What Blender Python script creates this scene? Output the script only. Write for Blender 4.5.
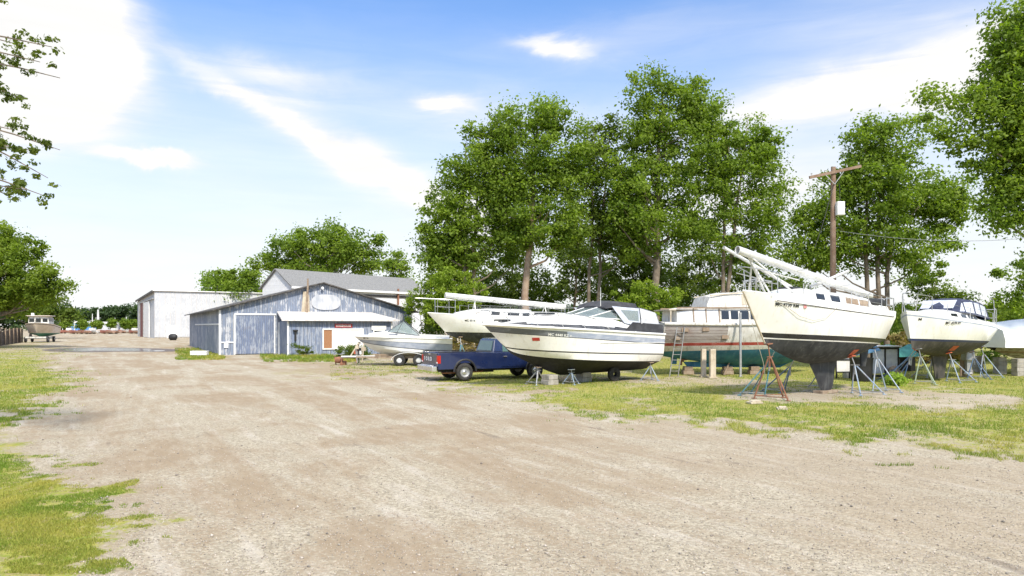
import bpy, math, random
import numpy as np
from mathutils import Vector, Matrix
R = math.radians
sc = bpy.context.scene
col = sc.collection
for o in list(bpy.data.objects): bpy.data.objects.remove(o)

# ------------------------------------------------------------------ camera
F, HZ, H = 683.0, 326.0, 2.3            # focal length in px, horizon row, eye height
cam = bpy.data.cameras.new('camera'); cam.sensor_width = 36; cam.lens = F/1024*36
cam.shift_y = (HZ-288)/1024; cam.clip_start = .1; cam.clip_end = 6000
co = bpy.data.objects.new('camera', cam); col.objects.link(co)
co.location = (0, 0, H); co.rotation_euler = (R(90), 0, 0); sc.camera = co

# ------------------------------------------------------------------ world, sun, exposure
SUN_AZ, SUN_EL = R(158), R(47)          # azimuth clockwise from +Y
sc.view_settings.view_transform = 'Standard'; sc.view_settings.look = 'None'
sc.view_settings.exposure = 1.30; sc.view_settings.gamma = 1
sc.view_settings.use_curve_mapping = False
W = bpy.data.worlds.new('World'); sc.world = W; W.use_nodes = True
wt = W.node_tree; wt.nodes.clear()

class NT:
    """small helper to write node maths"""
    def __init__(s, t): s.t = t
    def n(s, typ, **k):
        nd = s.t.nodes.new(typ)
        for a, b in k.items(): setattr(nd, a, b)
        return nd
    def put(s, sock, v):
        if v is None: return
        if isinstance(v, bpy.types.NodeSocket): s.t.links.new(v, sock)
        else: sock.default_value = v
    def m(s, op, a, b=None, c=None, clamp=False):
        nd = s.n('ShaderNodeMath', operation=op); nd.use_clamp = clamp
        s.put(nd.inputs[0], a); s.put(nd.inputs[1], b); s.put(nd.inputs[2], c)
        return nd.outputs[0]
    def mix(s, f, a, b, blend='MIX'):
        nd = s.n('ShaderNodeMix', data_type='RGBA', blend_type=blend)
        s.put(nd.inputs[0], f)
        for i, v in ((6, a), (7, b)):
            if isinstance(v, tuple) and len(v) == 3: v = (*v, 1)
            s.put(nd.inputs[i], v)
        return nd.outputs[2]
    def noise(s, vec, scale, detail=4, rough=.55, dist=0, dim='3D'):
        nd = s.n('ShaderNodeTexNoise'); nd.noise_dimensions = dim
        s.put(nd.inputs['Vector'], vec); nd.inputs['Scale'].default_value = scale
        nd.inputs['Detail'].default_value = detail; nd.inputs['Roughness'].default_value = rough
        nd.inputs['Distortion'].default_value = dist
        return nd.outputs['Fac']
    def ramp(s, v, lo, hi):
        nd = s.n('ShaderNodeMapRange'); nd.interpolation_type = 'SMOOTHSTEP'
        s.put(nd.inputs[0], v); nd.inputs[1].default_value = lo; nd.inputs[2].default_value = hi
        return nd.outputs[0]
    def mapping(s, vec, scale=(1,1,1), rot=(0,0,0), loc=(0,0,0)):
        nd = s.n('ShaderNodeMapping'); s.put(nd.inputs['Vector'], vec)
        nd.inputs['Scale'].default_value = scale; nd.inputs['Rotation'].default_value = rot
        nd.inputs['Location'].default_value = loc
        return nd.outputs[0]

w = NT(wt)
sky = w.n('ShaderNodeTexSky'); sky.sky_type = 'NISHITA'; sky.sun_disc = False
sky.sun_elevation = SUN_EL; sky.sun_rotation = SUN_AZ
sky.air_density = 1.0; sky.dust_density = .6; sky.ozone_density = 2.0
geo = w.n('ShaderNodeTexCoord')
sep = w.n('ShaderNodeSeparateXYZ'); wt.links.new(geo.outputs['Generated'], sep.inputs[0])
az = w.m('ARCTAN2', sep.outputs[0], sep.outputs[1]); el = w.m('ARCSINE', sep.outputs[2])
cmb = w.n('ShaderNodeCombineXYZ'); w.put(cmb.inputs[0], az); w.put(cmb.inputs[1], w.m('MULTIPLY', el, 2.2))
n1 = w.noise(cmb.outputs[0], 2.6, 6, .6, .3)
n2 = w.noise(cmb.outputs[0], 7.0, 6, .6, .8)
wisp = w.noise(w.mapping(cmb.outputs[0], (3, 11, 1), (0, 0, R(-24))), 1.6, 6, .6, .6)
azd = w.m('ADD', az, w.m('MULTIPLY', w.m('SUBTRACT', n1, .5), .14))
eld = w.m('ADD', el, w.m('MULTIPLY', w.m('SUBTRACT', n2, .5), .055))
def cloud(px, py, rx, ry, rot, amp, hard=1.0):
    a = math.atan((px-512)/F); e = math.atan((HZ-py)/F*math.cos(a))
    sa = rx/F*math.cos(a)**2; se = ry/F*math.cos(a)
    dx = w.m('SUBTRACT', azd, a); dy = w.m('SUBTRACT', eld, e); c, s = math.cos(rot), math.sin(rot)
    u = w.m('DIVIDE', w.m('ADD', w.m('MULTIPLY', dx, c), w.m('MULTIPLY', dy, s)), sa)
    v = w.m('DIVIDE', w.m('SUBTRACT', w.m('MULTIPLY', dy, c), w.m('MULTIPLY', dx, s)), se)
    q = w.m('ADD', w.m('MULTIPLY', u, u), w.m('MULTIPLY', v, v))
    if hard != 1: q = w.m('POWER', q, hard)
    return w.m('MULTIPLY', w.m('EXPONENT', w.m('MULTIPLY', q, -1)), amp)
blobs = [cloud(22, 58, 105, 66, 0, 1.6, 1.7), cloud(80, 15, 62, 60, 0, .8, 1.5),
         cloud(280, 120, 150, 9, R(-25), .42), cloud(390, 175, 110, 17, R(-24), .55), cloud(250, 95, 60, 5, R(-4), .3),
         cloud(270, 75, 60, 12, R(-6), .42), cloud(548, 46, 38, 8, 0, .75, 1.3),
         cloud(446, 103, 26, 9, 0, .75, 1.3), cloud(140, 158, 44, 8, R(-3), .75, 1.3),
         cloud(840, 92, 135, 20, R(5), 1.0), cloud(520, 120, 160, 25, R(-8), .25), cloud(620, 40, 120, 20, R(4), .2), cloud(985, 65, 70, 42, R(15), .9),
         cloud(880, 40, 150, 60, 0, .30), cloud(300, 110, 260, 90, 0, .10), cloud(740, 190, 120, 40, 0, .25)]
mask = blobs[0]
for b in blobs[1:]: mask = w.m('ADD', mask, b)
mask = w.m('MULTIPLY', mask, w.m('ADD', .30, w.m('MULTIPLY', wisp, 1.35)))
far_cl = w.m('MULTIPLY', w.ramp(n1, .46, .7), .55)                      # broken cloud over the rest of the sky
mask = w.m('ADD', mask, w.m('MULTIPLY', far_cl, w.ramp(w.m('ABSOLUTE', az), .8, 1.3)))
mask = w.m('ADD', mask, w.m('MULTIPLY', w.ramp(n2, .35, .6), w.m('MULTIPLY', w.ramp(el, .56, .85), .9)))   # cloud added overhead, out of view, to make the light neutral
elw = w.m('ADD', el, w.m('MULTIPLY', w.m('SUBTRACT', n1, .5), .10))
hz = w.m('EXPONENT', w.m('MULTIPLY', w.m('POWER', w.m('DIVIDE', w.m('MAXIMUM', elw, 0.0), .31), 2.2), -1))
mask = w.m('MINIMUM', w.m('ADD', mask, w.m('MULTIPLY', hz, .97)), 1.0)
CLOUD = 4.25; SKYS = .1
tint = w.mix(1.0, sky.outputs[0], (.40, .74, 1.05), 'MULTIPLY')
lum = w.m('MULTIPLY', CLOUD, w.m('ADD', w.m('ADD', .90, w.m('MULTIPLY', wisp, .14)), w.m('MULTIPLY', w.ramp(el, .5, .95), .8)))  # cloud above the view is made extra bright to lift the shadows
cc_ = w.n('ShaderNodeCombineColor')
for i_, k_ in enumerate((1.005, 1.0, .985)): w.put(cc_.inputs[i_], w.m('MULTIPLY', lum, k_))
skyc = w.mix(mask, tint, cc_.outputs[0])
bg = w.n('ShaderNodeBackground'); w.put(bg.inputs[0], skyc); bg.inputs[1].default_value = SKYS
out = w.n('ShaderNodeOutputWorld'); wt.links.new(bg.outputs[0], out.inputs[0])

sl = bpy.data.lights.new('sun', 'SUN'); sl.energy = 2.3; sl.angle = R(6); sl.color = (1, .92, .80)
so = bpy.data.objects.new('sun', sl); col.objects.link(so)
sd = Vector((math.sin(SUN_AZ)*math.cos(SUN_EL), math.cos(SUN_AZ)*math.cos(SUN_EL), math.sin(SUN_EL)))
so.rotation_euler = sd.to_track_quat('Z', 'Y').to_euler(); so.location = (0, -20, 40)

# ------------------------------------------------------------------ helpers
def srgb(r, g, b):
    f = lambda c: c/12.92 if c <= .04045 else ((c+.055)/1.055)**2.4
    return tuple(f(x/255) for x in (r, g, b))

def mat(name, c, c2=None, scale=3, lo=.4, hi=.65, rough=.6, metal=0, bump=0, bscale=40, streak=None,
        sf=.5, stretch=(1, 1, .12), clear=0, sscale=7, slo=.5, shi=.72):
    m = bpy.data.materials.new(name); m.use_nodes = True; t = NT(m.node_tree)
    p = m.node_tree.nodes['Principled BSDF']; tc = t.n('ShaderNodeTexCoord').outputs['Object']
    if c2 is None: c2 = tuple(x*.82 for x in c)
    base = t.mix(t.ramp(t.noise(tc, scale, 5, .6), lo, hi), c, c2)
    if streak:
        f = t.ramp(t.noise(t.mapping(tc, stretch), sscale, 6, .65, .2), slo, shi)
        base = t.mix(t.m('MULTIPLY', f, sf), base, streak)
    t.put(p.inputs['Base Color'], base)
    rr = t.m('ADD', rough-.08, t.m('MULTIPLY', t.noise(tc, scale*2.3, 3), .16), clamp=True)
    t.put(p.inputs['Roughness'], rr); p.inputs['Metallic'].default_value = metal
    p.inputs['Coat Weight'].default_value = clear
    if bump:
        bn = t.n('ShaderNodeBump'); bn.inputs['Strength'].default_value = bump; bn.inputs['Distance'].default_value = .02
        t.put(bn.inputs['Height'], t.noise(tc, bscale, 4)); t.put(p.inputs['Normal'], bn.outputs[0])
    return m

def glass(name, c, rough=.08, alpha=1.0):
    m = bpy.data.materials.new(name); m.use_nodes = True; t = NT(m.node_tree)
    p = m.node_tree.nodes['Principled BSDF']; tc = t.n('ShaderNodeTexCoord').outputs['Object']
    t.put(p.inputs['Base Color'], t.mix(t.noise(tc, 2.5), c, tuple(x*.6 for x in c)))
    p.inputs['Roughness'].default_value = rough; p.inputs['Alpha'].default_value = alpha
    p.inputs['Specular IOR Level'].default_value = .8
    return m

def boards(name, c, peel, dirt, width=.2, horiz=False, peel_amt=.6, gd=.35):
    """painted boards: grooves, peeling vertical flakes, dirt"""
    m = bpy.data.materials.new(name); m.use_nodes = True; t = NT(m.node_tree)
    p = m.node_tree.nodes['Principled BSDF']; tc = t.n('ShaderNodeTexCoord').outputs['Object']
    sp = t.n('ShaderNodeSeparateXYZ'); t.put(sp.inputs[0], tc)
    a = sp.outputs[2] if horiz else t.m('ADD', sp.outputs[0], sp.outputs[1])
    cell = t.m('DIVIDE', a, width); fl = t.m('FLOOR', cell); fr = t.m('FRACT', cell)
    groove = t.m('LESS_THAN', t.m('ABSOLUTE', t.m('SUBTRACT', fr, .5)), .46)     # 1 on the board
    wn = t.n('ShaderNodeTexWhiteNoise'); wn.noise_dimensions = '1D'; t.put(wn.inputs['W'], fl)
    st = (1.2, 1.2, .22) if not horiz else (.25, .25, 1.5)
    pe = t.noise(t.mapping(tc, st), 6, 8, .72, .3)
    pe = t.m('ADD', pe, t.m('MULTIPLY', t.m('SUBTRACT', wn.outputs[0], .5), .10))
    big = t.noise(tc, .45, 4)
    pe = t.m('ADD', pe, t.m('MULTIPLY', t.m('SUBTRACT', big, .5), .35))
    f = t.m('MULTIPLY', t.ramp(pe, .49, .60), peel_amt)
    cc = t.mix(wn.outputs[0], c, tuple(x*.85 for x in c))
    base = t.mix(f, cc, peel)
    base = t.mix(t.m('MULTIPLY', t.ramp(t.noise(tc, 1.3, 6, .7), .55, .75), .55), base, dirt)
    base = t.mix(groove, tuple(x*gd for x in dirt), base)
    t.put(p.inputs['Base Color'], base); p.inputs['Roughness'].default_value = .75
    bn = t.n('ShaderNodeBump'); bn.inputs['Strength'].default_value = .5; bn.inputs['Distance'].default_value = .012
    t.put(bn.inputs['Height'], t.m('ADD', groove, t.m('MULTIPLY', pe, .5))); t.put(p.inputs['Normal'], bn.outputs[0])
    return m

M = {}
M['gel'] = mat('gelcoat_white', (.80, .79, .75), (.72, .70, .64), 1.2, rough=.28, streak=(.45, .38, .28), sf=.5, clear=.2)
M['gelg'] = mat('gelcoat_clean', (.82, .82, .80), (.74, .74, .72), 1.5, rough=.3, clear=.3)
M['cream'] = mat('gelcoat_cream', (.85, .84, .81), (.79, .77, .72), .9, rough=.36, streak=(.52, .47, .38), sf=.38, bump=.04, bscale=5, clear=.25)
M['black'] = mat('boot_stripe_black', (.018, .018, .02), (.03, .03, .035), 3, rough=.3)
M['anti'] = mat('bottom_paint_grey', (.026, .028, .031), (.055, .058, .06), 2.2, .35, .65, rough=.8, streak=(.16, .16, .15), sf=.45, bump=.2)
M['antik'] = mat('bottom_paint_black', (.007, .007, .008), (.016, .016, .018), 2, rough=.7, streak=(.045, .045, .045), sf=.4)
M['antibr'] = mat('bottom_paint_brown_grey', (.05, .046, .04), (.085, .077, .066), 2, rough=.85, streak=(.19, .17, .14), sf=.5, bump=.2)
M['navy'] = mat('stripe_navy', (.02, .03, .10), None, rough=.35)
M['greyst'] = mat('stripe_grey', (.115, .125, .14), (.17, .18, .21), .8, rough=.35, streak=(.4, .42, .47), sf=.35, stretch=(.4, .4, 1))
M['greydk'] = mat('stripe_charcoal', (.035, .037, .045), (.07, .075, .085), 2, rough=.55, streak=(.2, .2, .22), sf=.3)
M['greyb'] = mat('stripe_faded_blue', (.30, .34, .43), (.42, .45, .52), 1.4, rough=.45, streak=(.62, .63, .66), sf=.5, stretch=(.3, .3, 2))
M['deck'] = mat('deck_offwhite', (.70, .69, .65), (.6, .58, .53), 2.5, rough=.6, bump=.1, streak=(.4, .37, .3), sf=.3, stretch=(1, 1, 1))
M['win'] = glass('dark_window', (.018, .02, .022), .2)
M['wing'] = glass('green_window', (.10, .17, .14), .08)
M['clear'] = glass('clear_screen', (.34, .42, .41), .06, .42)
M['vinyl'] = mat('clear_vinyl', (.62, .66, .74), (.48, .52, .62), 3.5, rough=.22, streak=(.35, .37, .48), sf=.4)
M['canvas'] = mat('canvas_black', (.035, .036, .042), (.06, .062, .07), 3, rough=.9, bump=.2, bscale=14)
M['canvasn'] = mat('canvas_navy', (.025, .032, .07), (.05, .06, .11), 3, rough=.9, bump=.2, bscale=14)
M['canvasw'] = mat('canvas_white', (.66, .67, .69), (.52, .53, .56), 2, rough=.8, bump=.3, bscale=9)
M['steel'] = mat('stainless_tube', (.62, .62, .62), (.5, .5, .5), 5, rough=.3, metal=.85)
M['alu'] = mat('aluminium_spar', (.74, .74, .72), (.62, .62, .60), 2, rough=.42, metal=.25, streak=(.4, .38, .33), sf=.3, stretch=(1, 1, 1))
M['rope'] = mat('rope', (.42, .38, .30), None, rough=.9)
M['teal'] = mat('bottom_paint_teal', (.02, .115, .20), (.04, .18, .27), 1.6, .35, .65, rough=.8, streak=(.15, .24, .28), sf=.5, bump=.3)
M['red'] = mat('stripe_red', (.34, .04, .03), (.42, .10, .08), 3, rough=.6, streak=(.5, .35, .3), sf=.4)
M['wpaint'] = mat('old_white_paint', (.68, .67, .63), (.56, .54, .49), 1.7, rough=.6, streak=(.28, .23, .17), sf=.75, bump=.2, shi=.68)
M['bare'] = boards('bare_grey_planks', (.30, .26, .23), (.40, .37, .34), (.22, .11, .07), .14, True)
M['wood'] = mat('weathered_wood', (.26, .19, .13), (.34, .27, .2), 4, rough=.85, streak=(.14, .10, .07), sf=.6, bump=.4)
M['woodpale'] = mat('pale_timber', (.56, .49, .38), (.44, .37, .27), 3, rough=.85, streak=(.26, .2, .13), sf=.5, bump=.3)
M['pole'] = mat('pole_brown', (.23, .145, .095), (.31, .22, .16), 2, rough=.85, streak=(.12, .07, .045), sf=.6, bump=.4)
M['rust'] = mat('rusty_orange', (.28, .125, .07), (.19, .09, .055), 6, rough=.85, streak=(.15, .07, .04), sf=.5, bump=.3)
M['orange'] = mat('orange_pad', (.60, .12, .04), (.42, .10, .05), 5, rough=.7)
M['blue'] = mat('blue_stand_paint', (.07, .14, .27), (.15, .22, .33), 5, rough=.6, streak=(.26, .12, .06), sf=.5)
M['teals'] = mat('teal_stand_paint', (.06, .22, .27), (.16, .32, .36), 5, rough=.6, streak=(.3, .12, .06), sf=.4)
M['paleb'] = mat('pale_blue_stand_paint', (.24, .32, .42), (.38, .43, .48), 5, rough=.5, streak=(.3, .14, .08), sf=.5)
M['grey'] = mat('galvanised', (.42, .43, .43), (.3, .31, .31), 4, rough=.5, metal=.5, streak=(.25, .13, .07), sf=.4)
M['greenst'] = mat('green_stand_paint', (.28, .36, .26), (.38, .42, .34), 5, rough=.6, streak=(.3, .14, .08), sf=.4)
M['conc'] = mat('concrete', (.40, .37, .33), (.28, .26, .22), 4, rough=.95, bump=.5, streak=(.2, .17, .13), sf=.5)
M['rubber'] = mat('tyre_rubber', (.022, .022, .022), (.045, .043, .04), 6, rough=.85, bump=.2)
M['truck'] = mat('truck_navy_paint', (.006, .014, .058), (.008, .018, .07), 1.2, rough=.3, clear=.6, streak=(.05, .055, .10), sf=.35)
M['trim'] = mat('black_plastic', (.02, .02, .022), None, rough=.6)
M['chrome'] = mat('chrome', (.75, .75, .76), (.6, .6, .6), 4, rough=.2, metal=.8)
M['tail'] = mat('red_lens', (.42, .02, .012), (.35, .015, .01), 8, rough=.2)
M['whitem'] = mat('white_enamel', (.80, .80, .79), (.7, .7, .68), 3, rough=.5)
M['char'] = mat('charcoal_shingles', (.17, .17, .168), (.24, .24, .235), 6, rough=.95, bump=.6, bscale=18, streak=(.14, .14, .14), sf=.4)
M['blueb'] = boards('peeling_blue_boards', (.195, .235, .315), (.57, .58, .60), (.34, .29, .26), .2, peel_amt=.8)
M['blued'] = boards('peeling_blue_door', (.155, .195, .29), (.44, .47, .52), (.27, .25, .25), .16)
M['blueo'] = boards('blue_office_boards', (.19, .235, .335), (.46, .49, .54), (.30, .29, .29), .3, peel_amt=.5)
M['wmetal'] = boards('white_ribbed_metal', (.50, .515, .54), (.70, .71, .72), (.50, .47, .44), .9, peel_amt=.6, gd=1.1)
M['wsiding'] = boards('white_siding', (.76, .77, .78), (.80, .80, .80), (.6, .57, .53), .16, True, peel_amt=.3)
M['faded'] = mat('faded_sign', (.50, .51, .535), (.40, .42, .455), 1.5, rough=.7, streak=(.28, .31, .37), sf=.75)
M['maroon'] = mat('maroon_door', (.13, .02, .018), (.18, .04, .03), 2, rough=.6)
M['osb'] = mat('orange_board', (.30, .14, .065), (.40, .22, .12), 22, rough=.9, bump=.3)
M['darkroof'] = mat('dark_roof_edge', (.06, .055, .05), (.12, .11, .1), 4, rough=.9, bump=.3)
M['roofm'] = mat('pale_porch_roof', (.66, .64, .62), (.52, .48, .45), 3, rough=.7, streak=(.32, .22, .15), sf=.4)
M['fence'] = mat('dark_fence_boards', (.07, .05, .04), (.13, .10, .075), 4, rough=.95, streak=(.05, .04, .03), sf=.6, bump=.4)
M['signred'] = mat('sign_red', (.45, .04, .03), None, rough=.5)
M['wrap'] = mat('shrink_wrap', (.92, .92, .91), (.87, .87, .86), 1, rough=.6, bump=.3, bscale=5)
M['mossy'] = mat('mossy_hull', (.52, .50, .43), (.34, .33, .25), 1.6, rough=.8, streak=(.14, .13, .08), sf=.8, stretch=(.5, .5, 1.6), slo=.45, shi=.6)
M['tan'] = mat('tan_hull', (.68, .58, .48), (.60, .50, .41), 2, rough=.5)
M['dgreen'] = mat('hull_green', (.05, .19, .15), (.08, .25, .2), 3, rough=.6)
M['farblue'] = mat('far_blue_panel', (.09, .24, .52), (.12, .3, .6), .5, rough=.7)
M['farred'] = mat('far_rusty_red', (.30, .11, .08), (.42, .28, .2), .6, rough=.9)
M['tealt'] = mat('teal_tarp', (.03, .17, .16), (.05, .25, .22), 3, rough=.6, bump=.5, bscale=6)
M['bluet'] = mat('blue_tarp', (.06, .16, .27), (.1, .24, .36), 3, rough=.5, bump=.5, bscale=6)
M['bark'] = mat('bark', (.16, .125, .09), (.25, .20, .155), 3, rough=.95, streak=(.07, .055, .04), sf=.7, bump=.8, bscale=12)
M['barkr'] = mat('bark_reddish', (.28, .19, .13), (.36, .27, .2), 3, rough=.95, streak=(.12, .08, .055), sf=.6, bump=.8, bscale=12)
M['num'] = mat('lettering_black', (.02, .02, .02), None, rough=.5)
M['numw'] = mat('lettering_white', (.8, .8, .78), None, rough=.5)
M['pinkst'] = mat('sticker_pink', (.75, .3, .3), None, rough=.5)

def leafmat(name, tr=.55, rough=.55):
    m = bpy.data.materials.new(name); m.use_nodes = True; t = NT(m.node_tree)
    for n in list(m.node_tree.nodes):
        if n.type == 'BSDF_PRINCIPLED': m.node_tree.nodes.remove(n)
    o = [n for n in m.node_tree.nodes if n.type == 'OUTPUT_MATERIAL'][0]
    a = t.n('ShaderNodeAttribute'); a.attribute_name = 'tone'
    d = t.n('ShaderNodeBsdfPrincipled'); t.put(d.inputs['Base Color'], a.outputs['Color']); d.inputs['Roughness'].default_value = rough
    d.inputs['Specular IOR Level'].default_value = .3
    tl = t.n('ShaderNodeBsdfTranslucent'); t.put(tl.inputs[0], t.mix(1., a.outputs['Color'], (1.15, 1.25, .5), 'MULTIPLY'))
    mx = t.n('ShaderNodeMixShader'); mx.inputs[0].default_value = tr
    m.node_tree.links.new(d.outputs[0], mx.inputs[1]); m.node_tree.links.new(tl.outputs[0], mx.inputs[2])
    m.node_tree.links.new(mx.outputs[0], o.inputs[0])
    return m
M['leaf'] = leafmat('leaf'); M['grassm'] = leafmat('grass_blade', .3, .7)

class MB:
    """collects shapes into ONE mesh"""
    def __init__(s): s.v = []; s.f = []; s.mi = []
    def add(s, v, f, mi=0):
        n = len(s.v); s.v += [tuple(p) for p in v]; s.f += [tuple(i+n for i in q) for q in f]
        s.mi += [mi]*len(f) if isinstance(mi, int) else list(mi)
    def box(s, c, d, rz=0, mi=0, taper=1, mat4=None):
        x, y, z = d[0]/2, d[1]/2, d[2]/2; t = taper
        P = [(-x,-y,-z),(x,-y,-z),(x,y,-z),(-x,y,-z),(-x*t,-y*t,z),(x*t,-y*t,z),(x*t,y*t,z),(-x*t,y*t,z)]
        A = mat4 if mat4 else Matrix.Rotation(rz, 3, 'Z')
        s.add([tuple(A @ Vector(p) + Vector(c)) for p in P],
              [(0,3,2,1),(4,5,6,7),(0,1,5,4),(1,2,6,5),(2,3,7,6),(3,0,4,7)], mi)
    def bar(s, a, b, wd, ht=None, mi=0, up=(0,0,1)):
        a, b = Vector(a), Vector(b); d = b-a; ht = ht or wd
        x = d.normalized(); u = Vector(up)
        if abs(x.dot(u)) > .98: u = Vector((0,1,0))
        y = u.cross(x).normalized(); z = x.cross(y)
        A = Matrix((x, y, z)).transposed()
        s.box((a+b)/2, (d.length, wd, ht), mi=mi, mat4=A)
    def tube(s, pts, r, n=6, mi=0, caps=True):
        pts = [Vector(p) for p in pts]; k = len(pts)
        rr = r if isinstance(r, (list, tuple)) else [r]*k
        V = []; ref = None
        for i, p in enumerate(pts):
            t = (pts[min(i+1, k-1)]-pts[max(i-1, 0)]).normalized()
            if ref is None: ref = Vector((0,0,1)) if abs(t.z) < .9 else Vector((1,0,0))
            u = (ref-t*ref.dot(t)).normalized(); v = t.cross(u); ref = u
            for j in range(n):
                a = 2*math.pi*j/n; V.append(p+(u*math.cos(a)+v*math.sin(a))*rr[i])
        Fc = [(i*n+j, i*n+(j+1)%n, (i+1)*n+(j+1)%n, (i+1)*n+j) for i in range(k-1) for j in range(n)]
        if caps: Fc += [tuple(range(n-1, -1, -1)), tuple((k-1)*n+j for j in range(n))]
        s.add(V, Fc, mi)
    def cyl(s, c, r, h, n=20, axis='Z', mi=0, r2=None):
        a = {'X': (1,0,0), 'Y': (0,1,0), 'Z': (0,0,1)}[axis]; a = Vector(a); c = Vector(c)
        s.tube([c-a*h/2, c+a*h/2], [r, r if r2 is None else r2], n, mi)
    def lathe(s, prof, c=(0,0,0), n=24, axis='Y', mi=0):
        """prof: list of (radius, offset along axis)"""
        V = []
        for r, o in prof:
            for j in range(n):
                a = 2*math.pi*j/n; p, q = r*math.cos(a), r*math.sin(a)
                V.append({'Y': (p, o, q), 'X': (o, p, q), 'Z': (p, q, o)}[axis])
        V = [(x+c[0], y+c[1], z+c[2]) for x, y, z in V]; k = len(prof)
        s.add(V, [(i*n+j, i*n+(j+1)%n, (i+1)*n+(j+1)%n, (i+1)*n+j) for i in range(k-1) for j in range(n)], mi)
    def prism(s, poly, y0, y1, mi=0, y0f=None, y1f=None):
        """poly in (x,z), extruded along y"""
        n = len(poly); y0f = y0f or (lambda x, z: y0); y1f = y1f or (lambda x, z: y1)
        V = [(x, y0f(x, z), z) for x, z in poly]+[(x, y1f(x, z), z) for x, z in poly]
        s.add(V, [tuple(range(n)), tuple(range(2*n-1, n-1, -1))]+[(i, i+n, (i+1)%n+n, (i+1)%n) for i in range(n)], mi)
    def slab(s, quad, nrm, t, mi=0):
        """planar polygon given a thickness along nrm"""
        n = len(quad); o = Vector(nrm).normalized()*t; q = [Vector(p) for p in quad]
        s.add([p for p in q]+[p+o for p in q],
              [tuple(range(n-1, -1, -1)), tuple(range(n, 2*n))]+[(i, (i+1)%n, (i+1)%n+n, i+n) for i in range(n)], mi)
    def loft(s, rings, closed=False, caps=True, mi=0):
        n = len(rings[0]); V = [p for r in rings for p in r]; k = len(rings)
        m = n if closed else n-1
        Fc = [(i*n+j, i*n+(j+1)%n, (i+1)*n+(j+1)%n, (i+1)*n+j) for i in range(k-1) for j in range(m)]
        if caps: Fc += [tuple(range(n-1, -1, -1)), tuple((k-1)*n+j for j in range(n))]
        s.add(V, Fc, mi)
    def build(s, name, mats, parent=None, smooth=False, bevel=0, merge=False):
        me = bpy.data.meshes.new(name); me.from_pydata(s.v, [], s.f)
        ms = mats if isinstance(mats, (list, tuple)) else [mats]
        for x in ms: me.materials.append(M[x] if isinstance(x, str) else x)
        me.polygons.foreach_set('material_index', s.mi)
        import bmesh
        bm = bmesh.new(); bm.from_mesh(me)
        if merge: bmesh.ops.remove_doubles(bm, verts=bm.verts, dist=.0015)
        bmesh.ops.recalc_face_normals(bm, faces=bm.faces); bm.to_mesh(me); bm.free()
        if smooth:
            me.polygons.foreach_set('use_smooth', [True]*len(me.polygons))
            me.set_sharp_from_angle(angle=R(smooth if smooth is not True else 40))
        o = bpy.data.objects.new(name, me); col.objects.link(o)
        if parent: o.parent = parent
        if bevel:
            b = o.modifiers.new('bevel', 'BEVEL'); b.width = bevel; b.segments = 2; b.limit_method = 'ANGLE'; b.angle_limit = R(35)
        return o

def tag(o, label=None, cat=None, group=None, kind=None):
    if label: o['label'] = label
    if cat: o['category'] = cat
    if group: o['group'] = group
    if kind: o['kind'] = kind
    return o
def empty(name, loc, label, cat, rz=0, group=None):
    o = bpy.data.objects.new(name, None); col.objects.link(o); o.empty_display_size = .2
    o.location = loc; o.rotation_euler = (0, 0, rz); return tag(o, label, cat, group)
def copy_tree(o, parent=None):
    c = o.copy(); col.objects.link(c)
    if parent: c.parent = parent
    for ch in list(o.children): copy_tree(ch, c)
    return c
def gp(px, py):                         # ground point seen at a pixel
    d = F*H/(py-HZ); return ((px-512)/F*d, d)
def at(px, d): return (px-512)/F*d
def zat(py, d): return H+(HZ-py)/F*d
def text_mesh(txt, size, bold=.025):
    cu = bpy.data.curves.new('lettering', 'FONT'); cu.body = txt; cu.size = size; cu.extrude = 0; cu.offset = size*bold
    cu.resolution_u = 2; ob = bpy.data.objects.new('lettering', cu); col.objects.link(ob)
    dg = bpy.context.evaluated_depsgraph_get(); me = bpy.data.meshes.new_from_object(ob.evaluated_get(dg))
    V = [tuple(v.co) for v in me.vertices]; Fc = [tuple(p.vertices) for p in me.polygons]
    bpy.data.objects.remove(ob); bpy.data.meshes.remove(me)
    return V, Fc
def lettering(txt, size, fn, m, parent, name='lettering', wide=1.0, bold=0):
    V, Fc = text_mesh(txt, size, bold or .025); mb = MB(); mb.add([fn(x*wide, y) for x, y, z in V], Fc)
    o = mb.build(name, m, parent); 
    return o

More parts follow.
